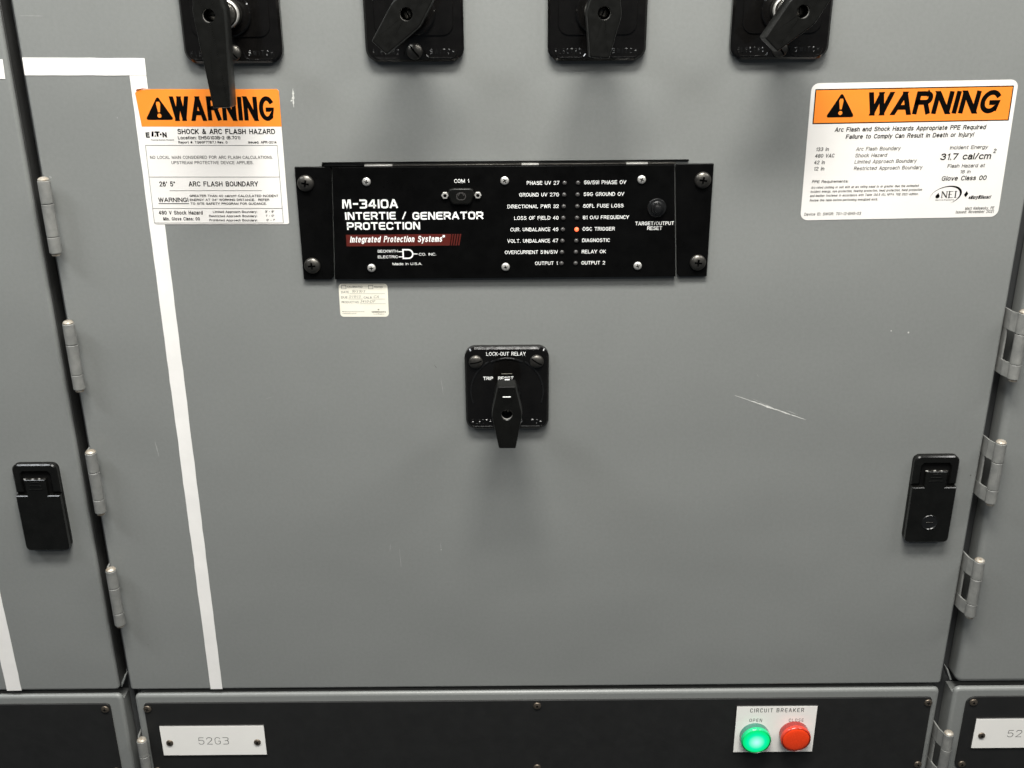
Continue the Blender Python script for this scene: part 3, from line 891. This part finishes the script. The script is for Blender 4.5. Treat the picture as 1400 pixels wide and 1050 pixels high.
TL('Limited Approach Boundary:', -11.0, -63.0, 51.8, 2.6, bold=.014)
TL('Restricted Approach Boundary:', -16.0, -67.9, 56.3, 2.6, bold=.014)
TL('Prohibited Approach Boundary:', -16.2, -72.9, 56.0, 2.6, bold=.014)
TL("3' - 6\"", 50.1, -63.2, 10.6, 2.6, bold=.014)
TL("1' - 0\"", 50.4, -68.2, 9.8, 2.6, bold=.014)
TL("0' - 1\"", 50.8, -73.2, 9.8, 2.6, bold=.014)
# maker's mark: block letters with a slanted, notched middle
TL('E', -77.3, 23.9, 4.6, 5.9, bold=.05)
tx.add([(-71.3, 24.4, T1), (-68.9, 24.4, T1), (-68.1, 30.2, T1), (-70.2, 30.2, T1)], [(0, 1, 2, 3)], 'ink')
tx.add([(-67.8, 24.4, T1), (-66.0, 24.4, T1), (-66.6, 27.0, T1)], [(0, 1, 2)], 'ink')
tx.add([(-67.4, 28.7, T1), (-61.4, 28.7, T1), (-61.4, 30.2, T1), (-67.0, 30.2, T1)], [(0, 1, 2, 3)], 'ink')
tx.add([(-65.2, 24.4, T1), (-63.0, 24.4, T1), (-63.0, 28.7, T1), (-65.2, 28.7, T1)], [(0, 1, 2, 3)], 'ink')
tx.lathe([(1.1, T1 - .02), (1.1, T1)], 'ink', -60.4, 26.9, 12)
TL('N', -58.3, 23.9, 4.8, 5.9, bold=.05)
TL('Powering Business Worldwide', -72.2, 20.6, 26.7, 1.5, 'grey_ink', shear=.2)
def LL(x0, z0, x1, z1, wd=.45, m='grey_ink', d=T1):
    tx.stroke([rot_fix(x0, z0, AL), rot_fix(x1, z1, AL)], wd, d, m)
LL(-79.3, 15.3, 71.0, 14.1)
LL(-79.4, -20.7, 71.0, -21.9)
LL(-80.6, -57.2, 70.4, -58.4)
LL(-81.0, -74.3, 70.2, -75.5)
LL(-79.3, 15.3, -81.0, -74.3, d=T1 + .02)
LL(71.0, 14.1, 70.2, -75.5, d=T1 + .02)
LL(-58.1, -36.6, 48.5, -37.4)
LL(-72.8, -51.6, -38.0, -51.9, .8, 'ink')
tx.build('lettering', lab_l)

# right label
AR = math.radians(0.6)
sh = MB()
sh.prism(rr(231.5, 155.0, 8.5, 0.0, 0.2, 6), 0, 0.3, 'white')
lab_r = tag(sh.build('warning_label', None, (455, -182, 0.05), AR), 'wide white warning label with rounded corners and framed orange band', 'label')
hb = MB()
hb.box(-111.2, 111.4, 32.9, 71.3, .1, .36, 'ink')
hb.box(-110.0, 110.2, 34.1, 70.1, .2, .42, 'orange')
hb.build('header_band', lab_r)
tx = MB()
T1 = .52
tri_mark(tx, -95.7, 40.0, 30.0, 26.8, T1)
def TR(t, x, z, w_, cap, m='ink', bold=.0, shear=.14, sp=1.0):
    x, z = rot_fix(x, z, AR)
    if all(c in HF or c == ' ' for c in t):
        return strokes(tx, t, x, z, w_, cap, cap * (.155 + bold * 1.6), T1, m, .10, HF, shear)
    text(tx, t, x, z, w_, cap, T1, m, bold, shear, 'L', sp)
_x, _z = rot_fix(-53.4, 40.8, AR)
strokes(tx, 'WARNING', _x, _z, 153.6, 25.6, 5.3, T1, 'ink', 0.075, HF, .14)
TR('Arc Flash and Shock Hazards Appropriate PPE Required', -85.4, 23.0, 172.3, 5.1, bold=.006, sp=1.05)
TR('Failure to Comply Can Result in Death or Injury!', -72.0, 15.0, 146.5, 5.1, bold=.006, sp=1.05)
for t, x, z, w_ in (('133 in', -104.8, 1.5, 15.4), ('480 VAC', -105, -5.9, 22.7), ('42 in', -105.4, -13.4, 12.9), ('12 in', -105.1, -20.6, 12.7)):
    TR(t, x, z, w_, 4.3, 'grey_ink', .008)
for t, x, z, w_ in (('Arc Flash Boundary', -58.8, 1.5, 51.5), ('Shock Hazard', -58.9, -5.9, 37.0), ('Limited Approach Boundary', -58.8, -13.0, 71.8), ('Restricted Approach Boundary', -58.7, -20.6, 79.4)):
    TR(t, x, z, w_, 4.3, 'pale_ink')
TR('Incident Energy', 48.7, 2.3, 43.9, 4.2, 'grey_ink')
TR('31.7 cal/cm', 39.3, -9.7, 59.0, 7.5, bold=.008)
TR('2', 99.0, -2.2, 3.9, 5.0, bold=.004)
TR('Flash Hazard at', 48.9, -18.6, 43.6, 4.2, 'grey_ink')
TR('18 in', 64.3, -25.2, 12.7, 4.0, 'grey_ink')
TR('Glove Class 00', 44.2, -33.5, 52.6, 5.5, bold=.006)
TR('PPE Requirements:', -105.6, -35.0, 42.5, 3.2, 'grey_ink', .006)
for t, x, z, w_ in (('Arc-rated clothing or suit with an arc rating equal to or greater than the estimated', -105.9, -41.5, 125.1),
                    ('incident energy, eye protection, hearing protection, head protection, hand protection', -106, -46.2, 129.7),
                    ('and leather footwear in accordance with Table 130.5 (G), NFPA 70E 2021 edition.', -106.3, -51.1, 126.8),
                    ('Review this table before performing energized work.', -106.1, -56.4, 79.9)):
    TR(t, x, z, w_, 2.8, 'grey_ink')
TR('Device ID: SWGR: 701-12-EHS-03', -111.1, -73.1, 67.1, 3.5, 'pale_ink')
TR('Matt Kellowsky, PE', 76.9, -67.6, 34.3, 3.5, 'pale_ink')
TR('Issued: November 2021', 66.4, -71.8, 45.0, 3.5, 'pale_ink')
# round swoosh mark with serif capitals
ecx, ecz, ea, eb = 51.0, -51.5, 18.0, 10.5
def swoosh(a0, a1, wmax, n=36, ex=ea, ez=eb, m='ink', d=T1):
    up, lo = [], []
    for k in range(n + 1):
        t = k / n
        a = math.radians(a0 + (a1 - a0) * t)
        w_ = wmax * math.sin(PI * t ** 1.5) ** 1.3 + .12
        c, s_ = math.cos(a), math.sin(a)
        tilt = math.radians(14)
        for lst, k2 in ((up, w_ / 2), (lo, -w_ / 2)):
            x_, z_ = (ex + k2) * c, (ez + k2 * .6) * s_
            lst.append((ecx + x_ * math.cos(tilt) - z_ * math.sin(tilt), ecz + x_ * math.sin(tilt) + z_ * math.cos(tilt), d))
    tx.add(lo + up, [(i, i + 1, n + 2 + i, n + 1 + i) if a1 < a0 else (n + 1 + i, n + 2 + i, i + 1, i) for i in range(n)], m)
swoosh(178, -75, 2.6)
def serif(pts, wd):
    tx.stroke(pts, wd, T1 + .03, 'ink')
nx, nz, nh = 46.0, -53.6, 7.2
for xx in (0.9, 6.4):
    serif([(nx + xx, nz), (nx + xx, nz + nh)], .8)
tx.stroke([(nx + 1.0, nz + nh), (nx + 6.3, nz + .2)], 1.3, T1 + .06, 'ink')
for a, b in (((0, nz), (2, nz)), ((0, nz + nh), (1.6, nz + nh)), ((5.4, nz + nh), (7.4, nz + nh))):
    tx.stroke([(nx + a[0], a[1]), (nx + b[0], b[1])], .4, T1 + .09, 'ink')
serif([(nx + 9.4, nz), (nx + 9.4, nz + nh)], 1.2)
for zz, x1 in ((nz, 13.6), (nz + nh, 13.4), (nz + nh / 2, 12.0)):
    tx.stroke([(nx + 8.4, zz), (nx + x1, zz)], .5, T1 + .06, 'ink')
serif([(nx + 16.6, nz), (nx + 16.6, nz + nh)], 1.2)
for zz in (nz, nz + nh):
    tx.stroke([(nx + 15.3, zz), (nx + 17.9, zz)], .4, T1 + .06, 'ink')
fl = [(42.3, -54.2), (44.0, -53.4), (44.6, -51.6), (43.4, -49.8), (42.6, -47.6), (41.2, -49.6), (39.6, -51.2), (39.6, -53.0), (40.6, -54.2)]
tx.add([(a, b, T1 + .02) for a, b in fl], [tuple(range(len(fl)))[::1]], 'ink')
TR('Electrical Engineering', 40.5, -56.4, 22, 1.3, 'pale_ink')
dmd = [(72.6, -50.6), (75.0, -53.6), (77.4, -49.6), (75.2, -46.2)]
tx.add([(a, b, T1) for a, b in dmd], [(0, 1, 2, 3)], 'ink')
TR('eMaryWilscari', 78.8, -55.0, 26.8, 4.2, bold=.03, shear=.35)
tx.build('lettering', lab_r)

# calibration sticker
sh = MB()
sh.prism(rr(58.8, 41.4, 4.2, 0, 0, 5), 0, 0.2, 'cream')
cal = tag(sh.build('calibration_sticker', None, (-178.2, -354, 0.05), math.radians(-.4)), 'small cream calibration sticker with handwriting, under the black relay', 'sticker')
tx = MB()
T1 = .32
def TC(t, x, z, w_, cap, m='grey_ink', bold=.004, shear=0.0):
    text(tx, t, x, z, w_, cap, T1, m, bold, shear)
for x in (-26.0, 6.4):
    tx.stroke([(x, 14.6), (x + 5.4, 14.6), (x + 5.4, 18.8), (x, 18.8)], .45, T1, 'grey_ink', True)
TC('CALIBRATED', -19.1, 16.0, 18.7, 2.2)
TC('TESTED', 12.9, 15.6, 10.9, 2.2)
TC('DATE', -26.7, 9.0, 9.1, 2.7)
TC('DUE', -27.2, 2.5, 7.6, 2.7)
TC('CAL.B', 0, 2.3, 9.8, 2.6)
TC('PRODUCT NO.', -26.8, -3.5, 21.2, 2.6)
TC('9/19/1', -13.5, 9.6, 15.9, 3.4, 'pencil', shear=.3)
TC('3/19/13', -18.0, 2.9, 14.4, 3.4, 'pencil', shear=.3)
TC('CA', 12.2, 2.9, 6.1, 3.4, 'pencil', shear=.3)
TC('3410-DP', -4.4, -2.9, 18.2, 3.4, 'pencil', shear=.3)
for x0, x1, z in ((-16.6, 26.0, 8.4), (-18.5, -1.1, 1.8), (10.3, 25.8, 1.7), (-4.5, 26.2, -4.2)):
    tx.stroke([(x0, z), (x1, z)], .3, T1 + .02, 'grey_ink')
tx.stroke([(-26.5, 20.0), (25.5, 19.9)], .35, T1, 'pencil')
TC('Manufacturing process instrument service', -26.8, -14.6, 27.0, 1.2, 'grey_ink')
TC('Calibration record', -26.6, -17.0, 16.4, 1.2, 'grey_ink')
TC('EMERSON', 8.9, -15.4, 16.7, 1.7, 'ink', .02)
TC('Process Management', 11.0, -17.6, 13, 1.0, 'grey_ink')
st = [(17.2 + 1.4 * (1 if k % 2 else .5) * math.cos(PI * k / 4), -11.6 + 1.2 * (1 if k % 2 else .5) * math.sin(PI * k / 4), T1) for k in range(8)]
tx.add(st, [tuple(range(8))], 'grey_ink')
tx.build('lettering', cal)

# ------------------------------------------------------------------ protective relay
RX, RZ = -7.0, -259.5
rel = thing('protective_relay', 'wide black relay unit with white lettering and rows of small lights', 'relay', (RX, RZ, 0))
ofx = -6 - RX
b_ = MB()
b_.prism([(-203.5, -63.0), (-200.5, -66.6), (199.0, -66.6), (202, -63.0), (192.5 + 3.5, 66.0), (-198, 66.0)] if False else
         [(-203.0, -66.0), (203.0, -66.0), (195.0, 66.0), (-197.0, 66.0)], 0, 7.5, 'black_metal', .7, 3)
b_.build('front_panel', rel)
for sx in (-1, 1):
    e_ = MB()
    if sx < 0:
        pts = [(-240.5, -66.4), (-207.5, -66.4), (-204.5, -63.0), (-198.5, 64.0), (-200.5, 66.2), (-240.5, 66.2)]
    else:
        pts = [(240.5, -66.4), (207.5, -66.4), (204.8, -63.0), (196.8, 64.0), (198.5, 66.2), (240.5, 66.2)]
    if sx > 0:
        pts = pts[::-1]
    e_.prism(pts, 0, 5.2, 'black_metal', .6, 3)
    ear = e_.build('mounting_ear', rel)
    for z in (48.0, -49.4):
        screw(ear, 9.6, 5.4, recess_cross(4.4, 1.15), 4.6, 'dark_steel', sx * 228.3 - (0.6 if sx < 0 else -.4), z, 5.2, random.uniform(-.5, .5), edge=.25)
f_ = MB()
f_.box(-209, 212, 69.6, 71.0, 0, 2.6, 'black_metal', .2)
f_.box(-209, -206, 66.4, 69.4, 0, 5.0, 'black_metal')
for x0, x1, m_ in ((-206, -160, 'black_metal'), (-160, -128, 'steel'), (-128, 20, 'dark_steel'), (20, 40, 'steel'), (40, 140, 'dark_steel'), (140, 165, 'steel'), (165, 197, 'dark_steel')):
    f_.box(x0, x1 - .2, 66.6, 68.2, 0, 6.2, m_, .3)
f_.build('top_flange', rel)
for x in (-158.5, .5, 158.0):
    for z in (49.6, -52.3):
        screw(rel, 4.9, 2.8, recess_cross(2.5, .6), 2.3, 'steel', x - (.8 if z < 0 and x > 100 else 0), z, 7.5, random.uniform(0, PI / 2), edge=.3)
tx = MB()
T1 = 7.62
def H(t, x, z, wd, cap, wt, gap=.15):
    strokes(tx, t, x + ofx, z, wd, cap, wt, T1, 'white_ink', gap)
H('M-3410A', -189.4, 18.6, 64.7, 10.6, 2.1, .12)
H('INTERTIE', -187.1, 5.4, 59.5, 9.1, 1.85, .12)
H('/', -120.6, 5.4, 5.0, 9.1, 1.4)
H('GENERATOR', -108.4, 4.9, 82.6, 9.1, 1.85, .12)
H('PROTECTION', -185.4, -6.6, 85.5, 9.1, 1.85, .12)
def W(t, x, z, w_, cap, bold=.02, align='L', m='white_ink', shear=0., sp=1.06):
    if all(c in HF or c == ' ' for c in t):
        return strokes(tx, t, x + ofx - (w_ if align == 'R' else 0), z, w_, cap, cap * .145, T1, m, .12, HF)
    text(tx, t, x + ofx, z, w_, cap, T1 + (.1 if shear else 0), m, bold, shear, align, sp)
tx.add([(-187.3 + ofx, -26.0, T1), (-66.0 + ofx, -26.0, T1), (-63.5 + ofx, -12.2, T1), (-187.3 + ofx, -12.2, T1)], [(0, 1, 2, 3)], 'red_ink')
for k in range(4):
    x = -65.0 + 2.9 * k + ofx
    tx.add([(x, -26.0, T1), (x + 1.7, -26.0, T1), (x + 4.2, -12.2, T1), (x + 2.5, -12.2, T1)], [(0, 1, 2, 3)], 'red_ink')
strokes(tx, 'Integrated Protection Systems', -183.1 + ofx, -21.6, 109.5, 7.6, 1.15, T1 + .1, 'white_ink', .1, HF, .2)
tx.lathe([(1.5, T1 + .05), (1.5, T1 + .1)], 'white_ink', -72.6 + ofx, -14.8, 14)
W('BECKWITH', -151.1, -33.8, 23.8, 3.2, .03)
W('ELECTRIC', -151.3, -40.7, 23.6, 3.2, .03)
W('CO. INC.', -102.8, -37.9, 20.5, 3.2, .03)
W('Made in U.S.A.', -134.4, -49.2, 35.0, 3.0, .02)
gx, gz = -121.3 + ofx, -35.8
gate = [(gx, gz - 5.2), (gx + 6, gz - 5.2)] + [(gx + 6.2 + 5.2 * math.sin(a), gz - 5.2 * math.cos(a)) for a in [PI * k / 10 for k in range(1, 10)]] + [(gx + 6, gz + 5.2), (gx, gz + 5.2)]
tx.stroke(gate, 1.7, T1, 'white_ink', True)
for zz in (2.9, -3.4):
    tx.stroke([(gx - 5.0, gz + zz), (gx - .5, gz + zz)], 1.0, T1 + .04, 'white_ink')
tx.stroke([(gx + 12.4, gz), (gx + 16.6, gz)], 1.0, T1 + .04, 'white_ink')
W('COM 1', -58.8, 47.4, 17.3, 4.4, .025)
rows_l = (('PHASE UV 27', 37.4), ('GROUND UV 27G', 45.9), ('DIRECTIONAL PWR 32', 59.6), ('LOSS OF FIELD 40', 51.6), ('CUR. UNBALANCE 46', 56.1), ('VOLT. UNBALANCE 47', 59.6), ('OVERCURRENT 51N/51V', 62.6), ('OUTPUT 1', 26.8))
rows_r = (('59/59I PHASE OV', 48.5), ('59G GROUND OV', 46.8), ('60FL FUSE LOSS', 46.7), ('81 O/U FREQUENCY', 53.7), ('OSC TRIGGER', 37.7), ('DIAGNOSTIC', 32.5), ('RELAY OK', 28.5), ('OUTPUT 2', 28.1))
for k in range(8):
    zb = 44.6 - 13.57 * k
    W(rows_l[k][0], 62.3 - .16 * k, zb - .1, rows_l[k][1], 4.3, .022, 'R')
    W(rows_r[k][0], 90.8 - .2 * k, zb, rows_r[k][1], 4.3, .022)
W('TARGET/OUTPUT', 151.5, -3.7, 45.3, 4.3, .022)
W('RESET', 165.8, -9.4, 17.4, 4.3, .022)
tx.build('lettering', rel)
for k in range(8):
    zc = 46.6 - 13.57 * k
    for x, lit in ((68.5 - .38 * k, False), (83.9 - .2 * k, k == 4)):
        l_ = MB()
        rr_ = 2.6
        l_.lathe([(rr_, -.4), (rr_, .4)] + [(rr_ * math.cos(a), .4 + 1.7 * math.sin(a)) for a in (.25, .6, .95, 1.3, 1.5)], 'led_lit' if lit else 'led_off', 0, 0, 20)
        o = l_.build('indicator_light', rel, (x + ofx, zc - .3, 7.5))
        if lit:
            tag(o, 'glowing orange-red light, the only lit one on the relay')
# serial port under its dust cap
p_ = MB()
cap_out = [(-15.0, 3.5), (-14.0, 8.0), (-10, 9.4), (10, 9.4), (14.0, 8.0), (15.0, 3.5), (12.6, -5.5), (10.5, -8.6), (7, -9.4), (-7, -9.4), (-10.5, -8.6), (-12.6, -5.5)]
p_.prism(cap_out[::-1], 0, 5.0, 'black_satin', 1.8, 4)
for sx in (-1, 1):
    p_.stroke([(sx * 1.0 + 4.2 * math.cos(a) * sx, .4 + 4.2 * math.sin(a)) for a in [2 * PI * k / 14 - 2 for k in range(12)]], .8, 5.12 + .04 * sx, 'led_off')
port = p_.build('serial_port', rel, (-50.9 + ofx, 32.4, 7.5))
for x in (-69.6, -31.7):
    n_ = MB()
    hexo = [(4.3 * math.cos(PI / 3 * k), 4.3 * math.sin(PI / 3 * k)) for k in range(6)]
    rings = [[(a, b, 0) for a, b in hexo], [(a, b, 2.6) for a, b in hexo], [(a * .85, b * .85, 3.2) for a, b in hexo], [(a * .5, b * .5, 3.2) for a, b in hexo]]
    n_.loft(rings, 'steel', False, False)
    n_.loft([rings[-1], [(a, b, .8) for a, b, _ in rings[-1]]], 'recess', False, True)
    n_.build('nut', port, (x + 50.9, .9, 0))
r_ = MB()
r_.lathe([(11.0, 0), (11.0, 2.0), (10.2, 2.9), (8.6, 2.9), (7.4, 3.4), (7.2, 6.0), (6.4, 7.0), (5.2, 7.0)], 'black_lettering', 0, 0, 36)
rb = r_.build('reset_button', rel, (175.8 + ofx, 17.0, 7.5))
r2 = MB()
r2.lathe([(4.9, 7.0), (4.9, 10.4), (4.2, 11.6), (2.4, 12.2)], 'black_lettering', 0, 0, 28)
r2.build('push_cap', rb)

# ------------------------------------------------------------------ rotary switches
def resample(poly, step=2.0):
    res = []
    n = len(poly)
    for i in range(n):
        a, b = Vector(poly[i]), Vector(poly[(i + 1) % n])
        k = max(1, int((b - a).length / step))
        for j in range(k):
            p = a.lerp(b, j / k)
            res.append((p.x, p.y))
    return res


def round_poly(poly, r, n=4):
    out = []
    N_ = len(poly)
    for i in range(N_):
        p = Vector(poly[i])
        a, b = (Vector(poly[i - 1]) - p), (Vector(poly[(i + 1) % N_]) - p)
        ang = a.angle(b)
        t = min(r / math.tan(ang / 2), a.length * .45, b.length * .45)
        p0, p2 = p + a.normalized() * t, p + b.normalized() * t
        for k in range(n + 1):
            s_ = k / n
            q = p0 * (1 - s_) ** 2 + p * 2 * s_ * (1 - s_) + p2 * s_ * s_
            out.append((q.x, q.y))
    return out


def handle_mb(poly, d0, d1, hole_r, grow=1.5, depth=17):
    m_ = MB()
    base = resample(round_poly(poly, 2.2), 2.0)
    N_ = len(base)
    ring = lambda k, d: [(x, z, d) for x, z in (inset(base, k) if k else base)]
    circ = lambda r, d: [(r * x / math.hypot(x, z), r * z / math.hypot(x, z), d) for x, z in base]
    rings = [[(x * .8, z * .8, d0) for x, z in base], ring(0, d0 + 4), ring(0, (d0 + d1) / 2), ring(.6, d1 - 1.6), ring(1.0, d1 - .6), ring(1.9, d1), ring(2.2, d1), circ(hole_r + 1.0, d1), circ(hole_r + .6, d1), circ(hole_r, d1 - .6)]
    m_.loft(rings, 'black_satin', True, False)
    m_.loft([circ(hole_r, d1 - .6), circ(hole_r, d1 - 1.4)], 'black_gloss', False, False)
    m_.loft([circ(hole_r, d1 - 1.4), circ(hole_r, d1 - 4.4)], 'steel', False, False)
    m_.loft([circ(hole_r, d1 - 4.4), circ(hole_r * .96, d1 - depth)], 'recess', False, True)
    return m_


PADDLE = [(-10.8, 36), (10.8, 36), (18.0, 2), (18.0, -3), (10.4, -44), (-10.4, -44), (-18.0, -3), (-18.0, 2)]
LEVER = [(-13, 24), (13, 24), (16.2, 6), (15.6, -10), (9.6, -91), (-9.6, -91), (-15.6, -10), (-16.2, 6)]


HFR = {c: [q if q[0] != 'D' else [(q[1], q[2]), (q[3], q[4])] for q in g] for c, g in HF.items()}


def ridge(mb, pts, wd, d, h, m):
    P = [Vector(p) for p in pts]
    n = len(P)
    rings = []
    for i in range(n):
        t = (P[min(i + 1, n - 1)] - P[max(i - 1, 0)]).normalized()
        nn = Vector((-t.y, t.x)) * wd / 2
        a, b = P[i] + nn, P[i] - nn
        rings.append([(a.x, a.y, d - .1), (P[i].x, P[i].y, d + h), (b.x, b.y, d - .1)])
    for i in range(n - 1):
        A, B = rings[i], rings[i + 1]
        mb.add(A + B, [(0, 1, 4, 3), (1, 2, 5, 4)], m)
    mb.add(rings[0], [(2, 1, 0)], m)
    mb.add(rings[-1], [(0, 1, 2)], m)


def plate_mesh(lockout=False):
    p_ = MB()
    p_.prism(rr(103.5, 109.5, 13.5, 0, 1.0, 8) if lockout else rr(108.0, 112.0, 14.5, 0, 3.0, 8), 0, 10, 'black_gloss', 2.5, 1)
    if lockout:
        # raised ring round the dial, broken at its top shoulders
        for a0, a1, r0, r1 in ((-20, 60, 43.6, 46.0), (64, 116, 42.0, 44.6), (120, 200, 43.6, 46.0)):
            rings = []
            for k in range(25):
                a = math.radians(a0 + (a1 - a0) * k / 24)
                c, s_ = math.cos(a), math.sin(a)
                rings.append([(r * c, -2 + r * s_, d) for r, d in ((r0, 9.5), (r1, 9.5), (r1 - .5, 10.9), (r0 + .5, 10.9))])
            p_.loft(rings, 'black_lettering')
    else:
        p_.prism(rr(86, 74, 12, 0, 11, 6), 9.5, 11.2, 'black_gloss', .9, 3)
    for sx in (-1, 1):
        # raised lip under each moulded word
        xa, xb = sorted((sx * 12.0, sx * 46.0))
        path = [(xa - 1.0, -41), (xa + .2, -45.5), (xa + 2.4, -48.2), (xa + 5.5, -49.2), (xb - 5.5, -49.2), (xb - 2.4, -48.2), (xb - .2, -45.5), (xb + 1.0, -41)]
        ridge(p_, path, 2.0, 9.95, 1.0 * .56 if lockout else .66, 'black_gloss')
    for word, x_, w_ in (('ELECTRO', -45.0, 30), ('SWITCH', 15.5, 28)):
        t_ = MB()
        x_ *= 1.04 if not lockout else 1.0
        t_.ridged = .5 if lockout else .33
        strokes(t_, word, x_, -45.6, w_, 6.2, 1.5, 9.95, 'black_gloss', .2, HFR)
        o_ = len(p_.v)
        p_.add(t_.v, t_.f, 'black_lettering')
    return p_


def switch(label, x, z, poly, ang, group=None, lockout=False, hd=(67, 92), scr=True):
    t = thing('rotary_switch', label, 'switch', (x, z, 0), group)
    plate_mesh(lockout).build('cover_plate', t)
    hz = -0.5 if lockout else -1.5
    c_ = MB()
    rs = 16.5 if lockout else 24
    c_.lathe([(rs, 10), (rs, 14), (rs - 1.4, 15.4), (13, 15.4)], 'black_gloss', 0, hz, 48)
    c_.build('skirt', t)
    c_ = MB()
    if lockout:
        c_.lathe([(13.5, 15), (13.5, 62), (12, 64.2)], 'black_gloss', 0, hz, 40)
    else:
        c_.lathe([(15.2, 15), (15.2, 27.0)], 'dark_steel', 0, hz, 40, cap1=False)
        c_.lathe([(15.2, 27.0), (15.2, 28.4), (14.4, 30.0), (13.4, 30.4)], 'steel', 0, hz, 40, cap1=False)
        c_.lathe([(13.4, 30.4), (12.0, 29.8), (12.0, 68.2)], 'dark_steel', 0, hz, 40)
    c_.build('collar', t)
    hm = handle_mb(poly, hd[0], hd[1], 6.4)
    h = hm.build('handle', t, (0, hz, 0), ang)
    s_ = MB()
    screw_mb(s_, 5.2, 2.2, recess_slot(4.6, .7), 1.6, 'dark_steel', 'recess', random.uniform(0, PI), edge=.5)
    s_.build('handle_screw', h, (0, 0, hd[1] - 16.9))
    if scr:
        screw(t, 8.8, 5.0, recess_slot(8.2, .9), 3.6, 'dark_steel', 0, -42.0, 10, -.9 if ang < .3 else .2, edge=.25, name='mounting_screw')
    return t, h


SG = 'switches along the top of the door'
switch('black switch at the top with long lever handle hanging over the orange label', -303.0, -25.4, LEVER, math.radians(2.0), SG, hd=(65, 92))
switch('black switch at the top with tilted handle and its lower screw in full view', -103.8, -25.4, PADDLE, math.radians(-42), SG)
switch('black switch at the top with upright short handle over its lower screw', 96.2, -26.0, PADDLE, math.radians(-5), SG)
switch('black switch at the top with tilted handle tip covering its lower screw', 296.8, -26.0, PADDLE, math.radians(-43), SG)
lor, lh = switch('black lock-out relay switch alone in the middle of the door', -6.2, -468, PADDLE, 0.0, None, True, (64, 88), False)
for x, a in ((-38.0, .22), (36.8, -.55)):
    screw(lor, 8.6, 5.0, recess_slot(8.0, .9), 3.6, 'dark_steel', x, 37.5, 10, a, edge=.25, name='mounting_screw')
tx = MB()
strokes(tx, 'LOCK-OUT RELAY', -24.9, 45.2, 48.1, 4.8, .6, 10.12, 'white_ink', .12, HF)
strokes(tx, 'TRIP', -29.3, 13.4, 12.2, 4.4, .75, 10.12, 'white_ink', .12, HF)
strokes(tx, 'RESET', -10.9, 13.4, 19.0, 4.4, .75, 10.12, 'white_ink', .12, HF)
tx.stroke([(-6.5, 21.5), (6.0, 21.5)], .5, 10.1, 'pencil')
tx.build('lettering', lor)
i_ = MB()
i_.prism(rr(9.5, 1.4, .65, 0, 22.6, 3), 87.6, 88.25, 'white_ink', .2, 2)
i_.build('index_mark', lh)

# ------------------------------------------------------------------ nameplates, legend plate, lamps
def nameplate(x, z, label, t, tx0, wd, two=True):
    r_ = thing('nameplate', label, 'nameplate', (x, z, 2.2), 'engraved nameplates on the lower panels')
    p_ = MB()
    p_.box(-74.5, 74.5, -25.8, 25.8, 0, 2.1, 'engraved', 0)
    p_.box(-74.4, 74.4, -25.7, 25.7, 2.0, 2.4, 'plate_white', .15)
    p_.build('plate', r_)
    t_ = MB()
    strokes(t_, t, tx0, -6.4, wd, 12.4, .85, 2.52, 'engraved', .28)
    t_.build('engraving', r_)
    for sx in (-1, 1):
        screw(r_, 5.0, 2.4, recess_hex(2.0), 1.9, 'bronze_steel', sx * 63.0, -3.0, 2.4, .3, edge=.4)
    return r_


nameplate(-433, -1008.5, 'white nameplate engraved 52G3 below the long upright tape strip', '52G3', -21.5, 43.4)
nameplate(733.5, -1007.0, 'white nameplate cut off by the right edge, showing only 52', '52', -26.0, 20.5)
lp = thing('legend_plate', 'white plate engraved CIRCUIT BREAKER behind the two round lamps', 'legend plate', (372.5, -996.5, 2.2))
p_ = MB()
p_.box(-57.0, 57.2, -40.2, 40.2, 0, 2.1, 'engraved', 0)
p_.box(-56.9, 57.1, -40.1, 40.1, 2.0, 2.4, 'plate_white', .15)
p_.build('plate', lp)
t_ = MB()
strokes(t_, 'CIRCUIT', -38.0, 30.3, 32.3, 6.8, .9, 2.52, 'engraved', .28)
strokes(t_, 'BREAKER', -.4, 30.3, 38.8, 6.8, .9, 2.52, 'engraved', .28)
strokes(t_, 'OPEN', -37.8, 13.8, 18.0, 5.5, .65, 2.52, 'engraved', .28)
strokes(t_, 'CLOSE', 18.4, 13.6, 21.2, 5.3, .65, 2.52, 'engraved', .28)
t_.build('engraving', lp)


def lamp(x, z, label, lens, skirt, rim):
    r_ = thing('indicator_lamp', label, 'indicator lamp', (x, z, 4.6), 'round lamps of the circuit breaker plate')
    s_ = MB()
    s_.lathe([(21.0, 0), (21.0, 8.0), (20.2, 8.4)], skirt, 0, 0, 48)
    s_.build('lamp_base', r_)
    b_ = MB()
    b_.lathe([(20.6, 8.2), (21.4, 9.0), (21.4, 12.2), (20.9, 13.6), (20.1, 14.3)], skirt.replace('skirt', 'rim'), 0, 0, 48, cap1=False)
    b_.lathe([(20.1, 14.3), (19.6, 13.4), (19.2, 13.2)], rim, 0, 0, 48, cap1=False)
    b_.build('rim', r_)
    l_ = MB()
    l_.lathe([(19.4, -2.0), (19.0, -.6)] + [(19.0 * math.cos(a), -.6 + 2.0 * math.sin(a)) for a in (.3, .6, .9, 1.2, 1.4, 1.52)], lens, 0, 0, 48)
    l_.build('lens', r_, (0, 0, 14.2))
    return r_


lamp(343.6, -1006.0, 'lit green round lamp under the word OPEN', 'green_lit', 'green_skirt', 'green_groove')
lamp(399.9, -1003.5, 'unlit red round lamp under the word CLOSE', 'red_lens', 'red_skirt', 'red_groove')

bpy.data.objects.remove(_to)
bpy.data.curves.remove(_tc)
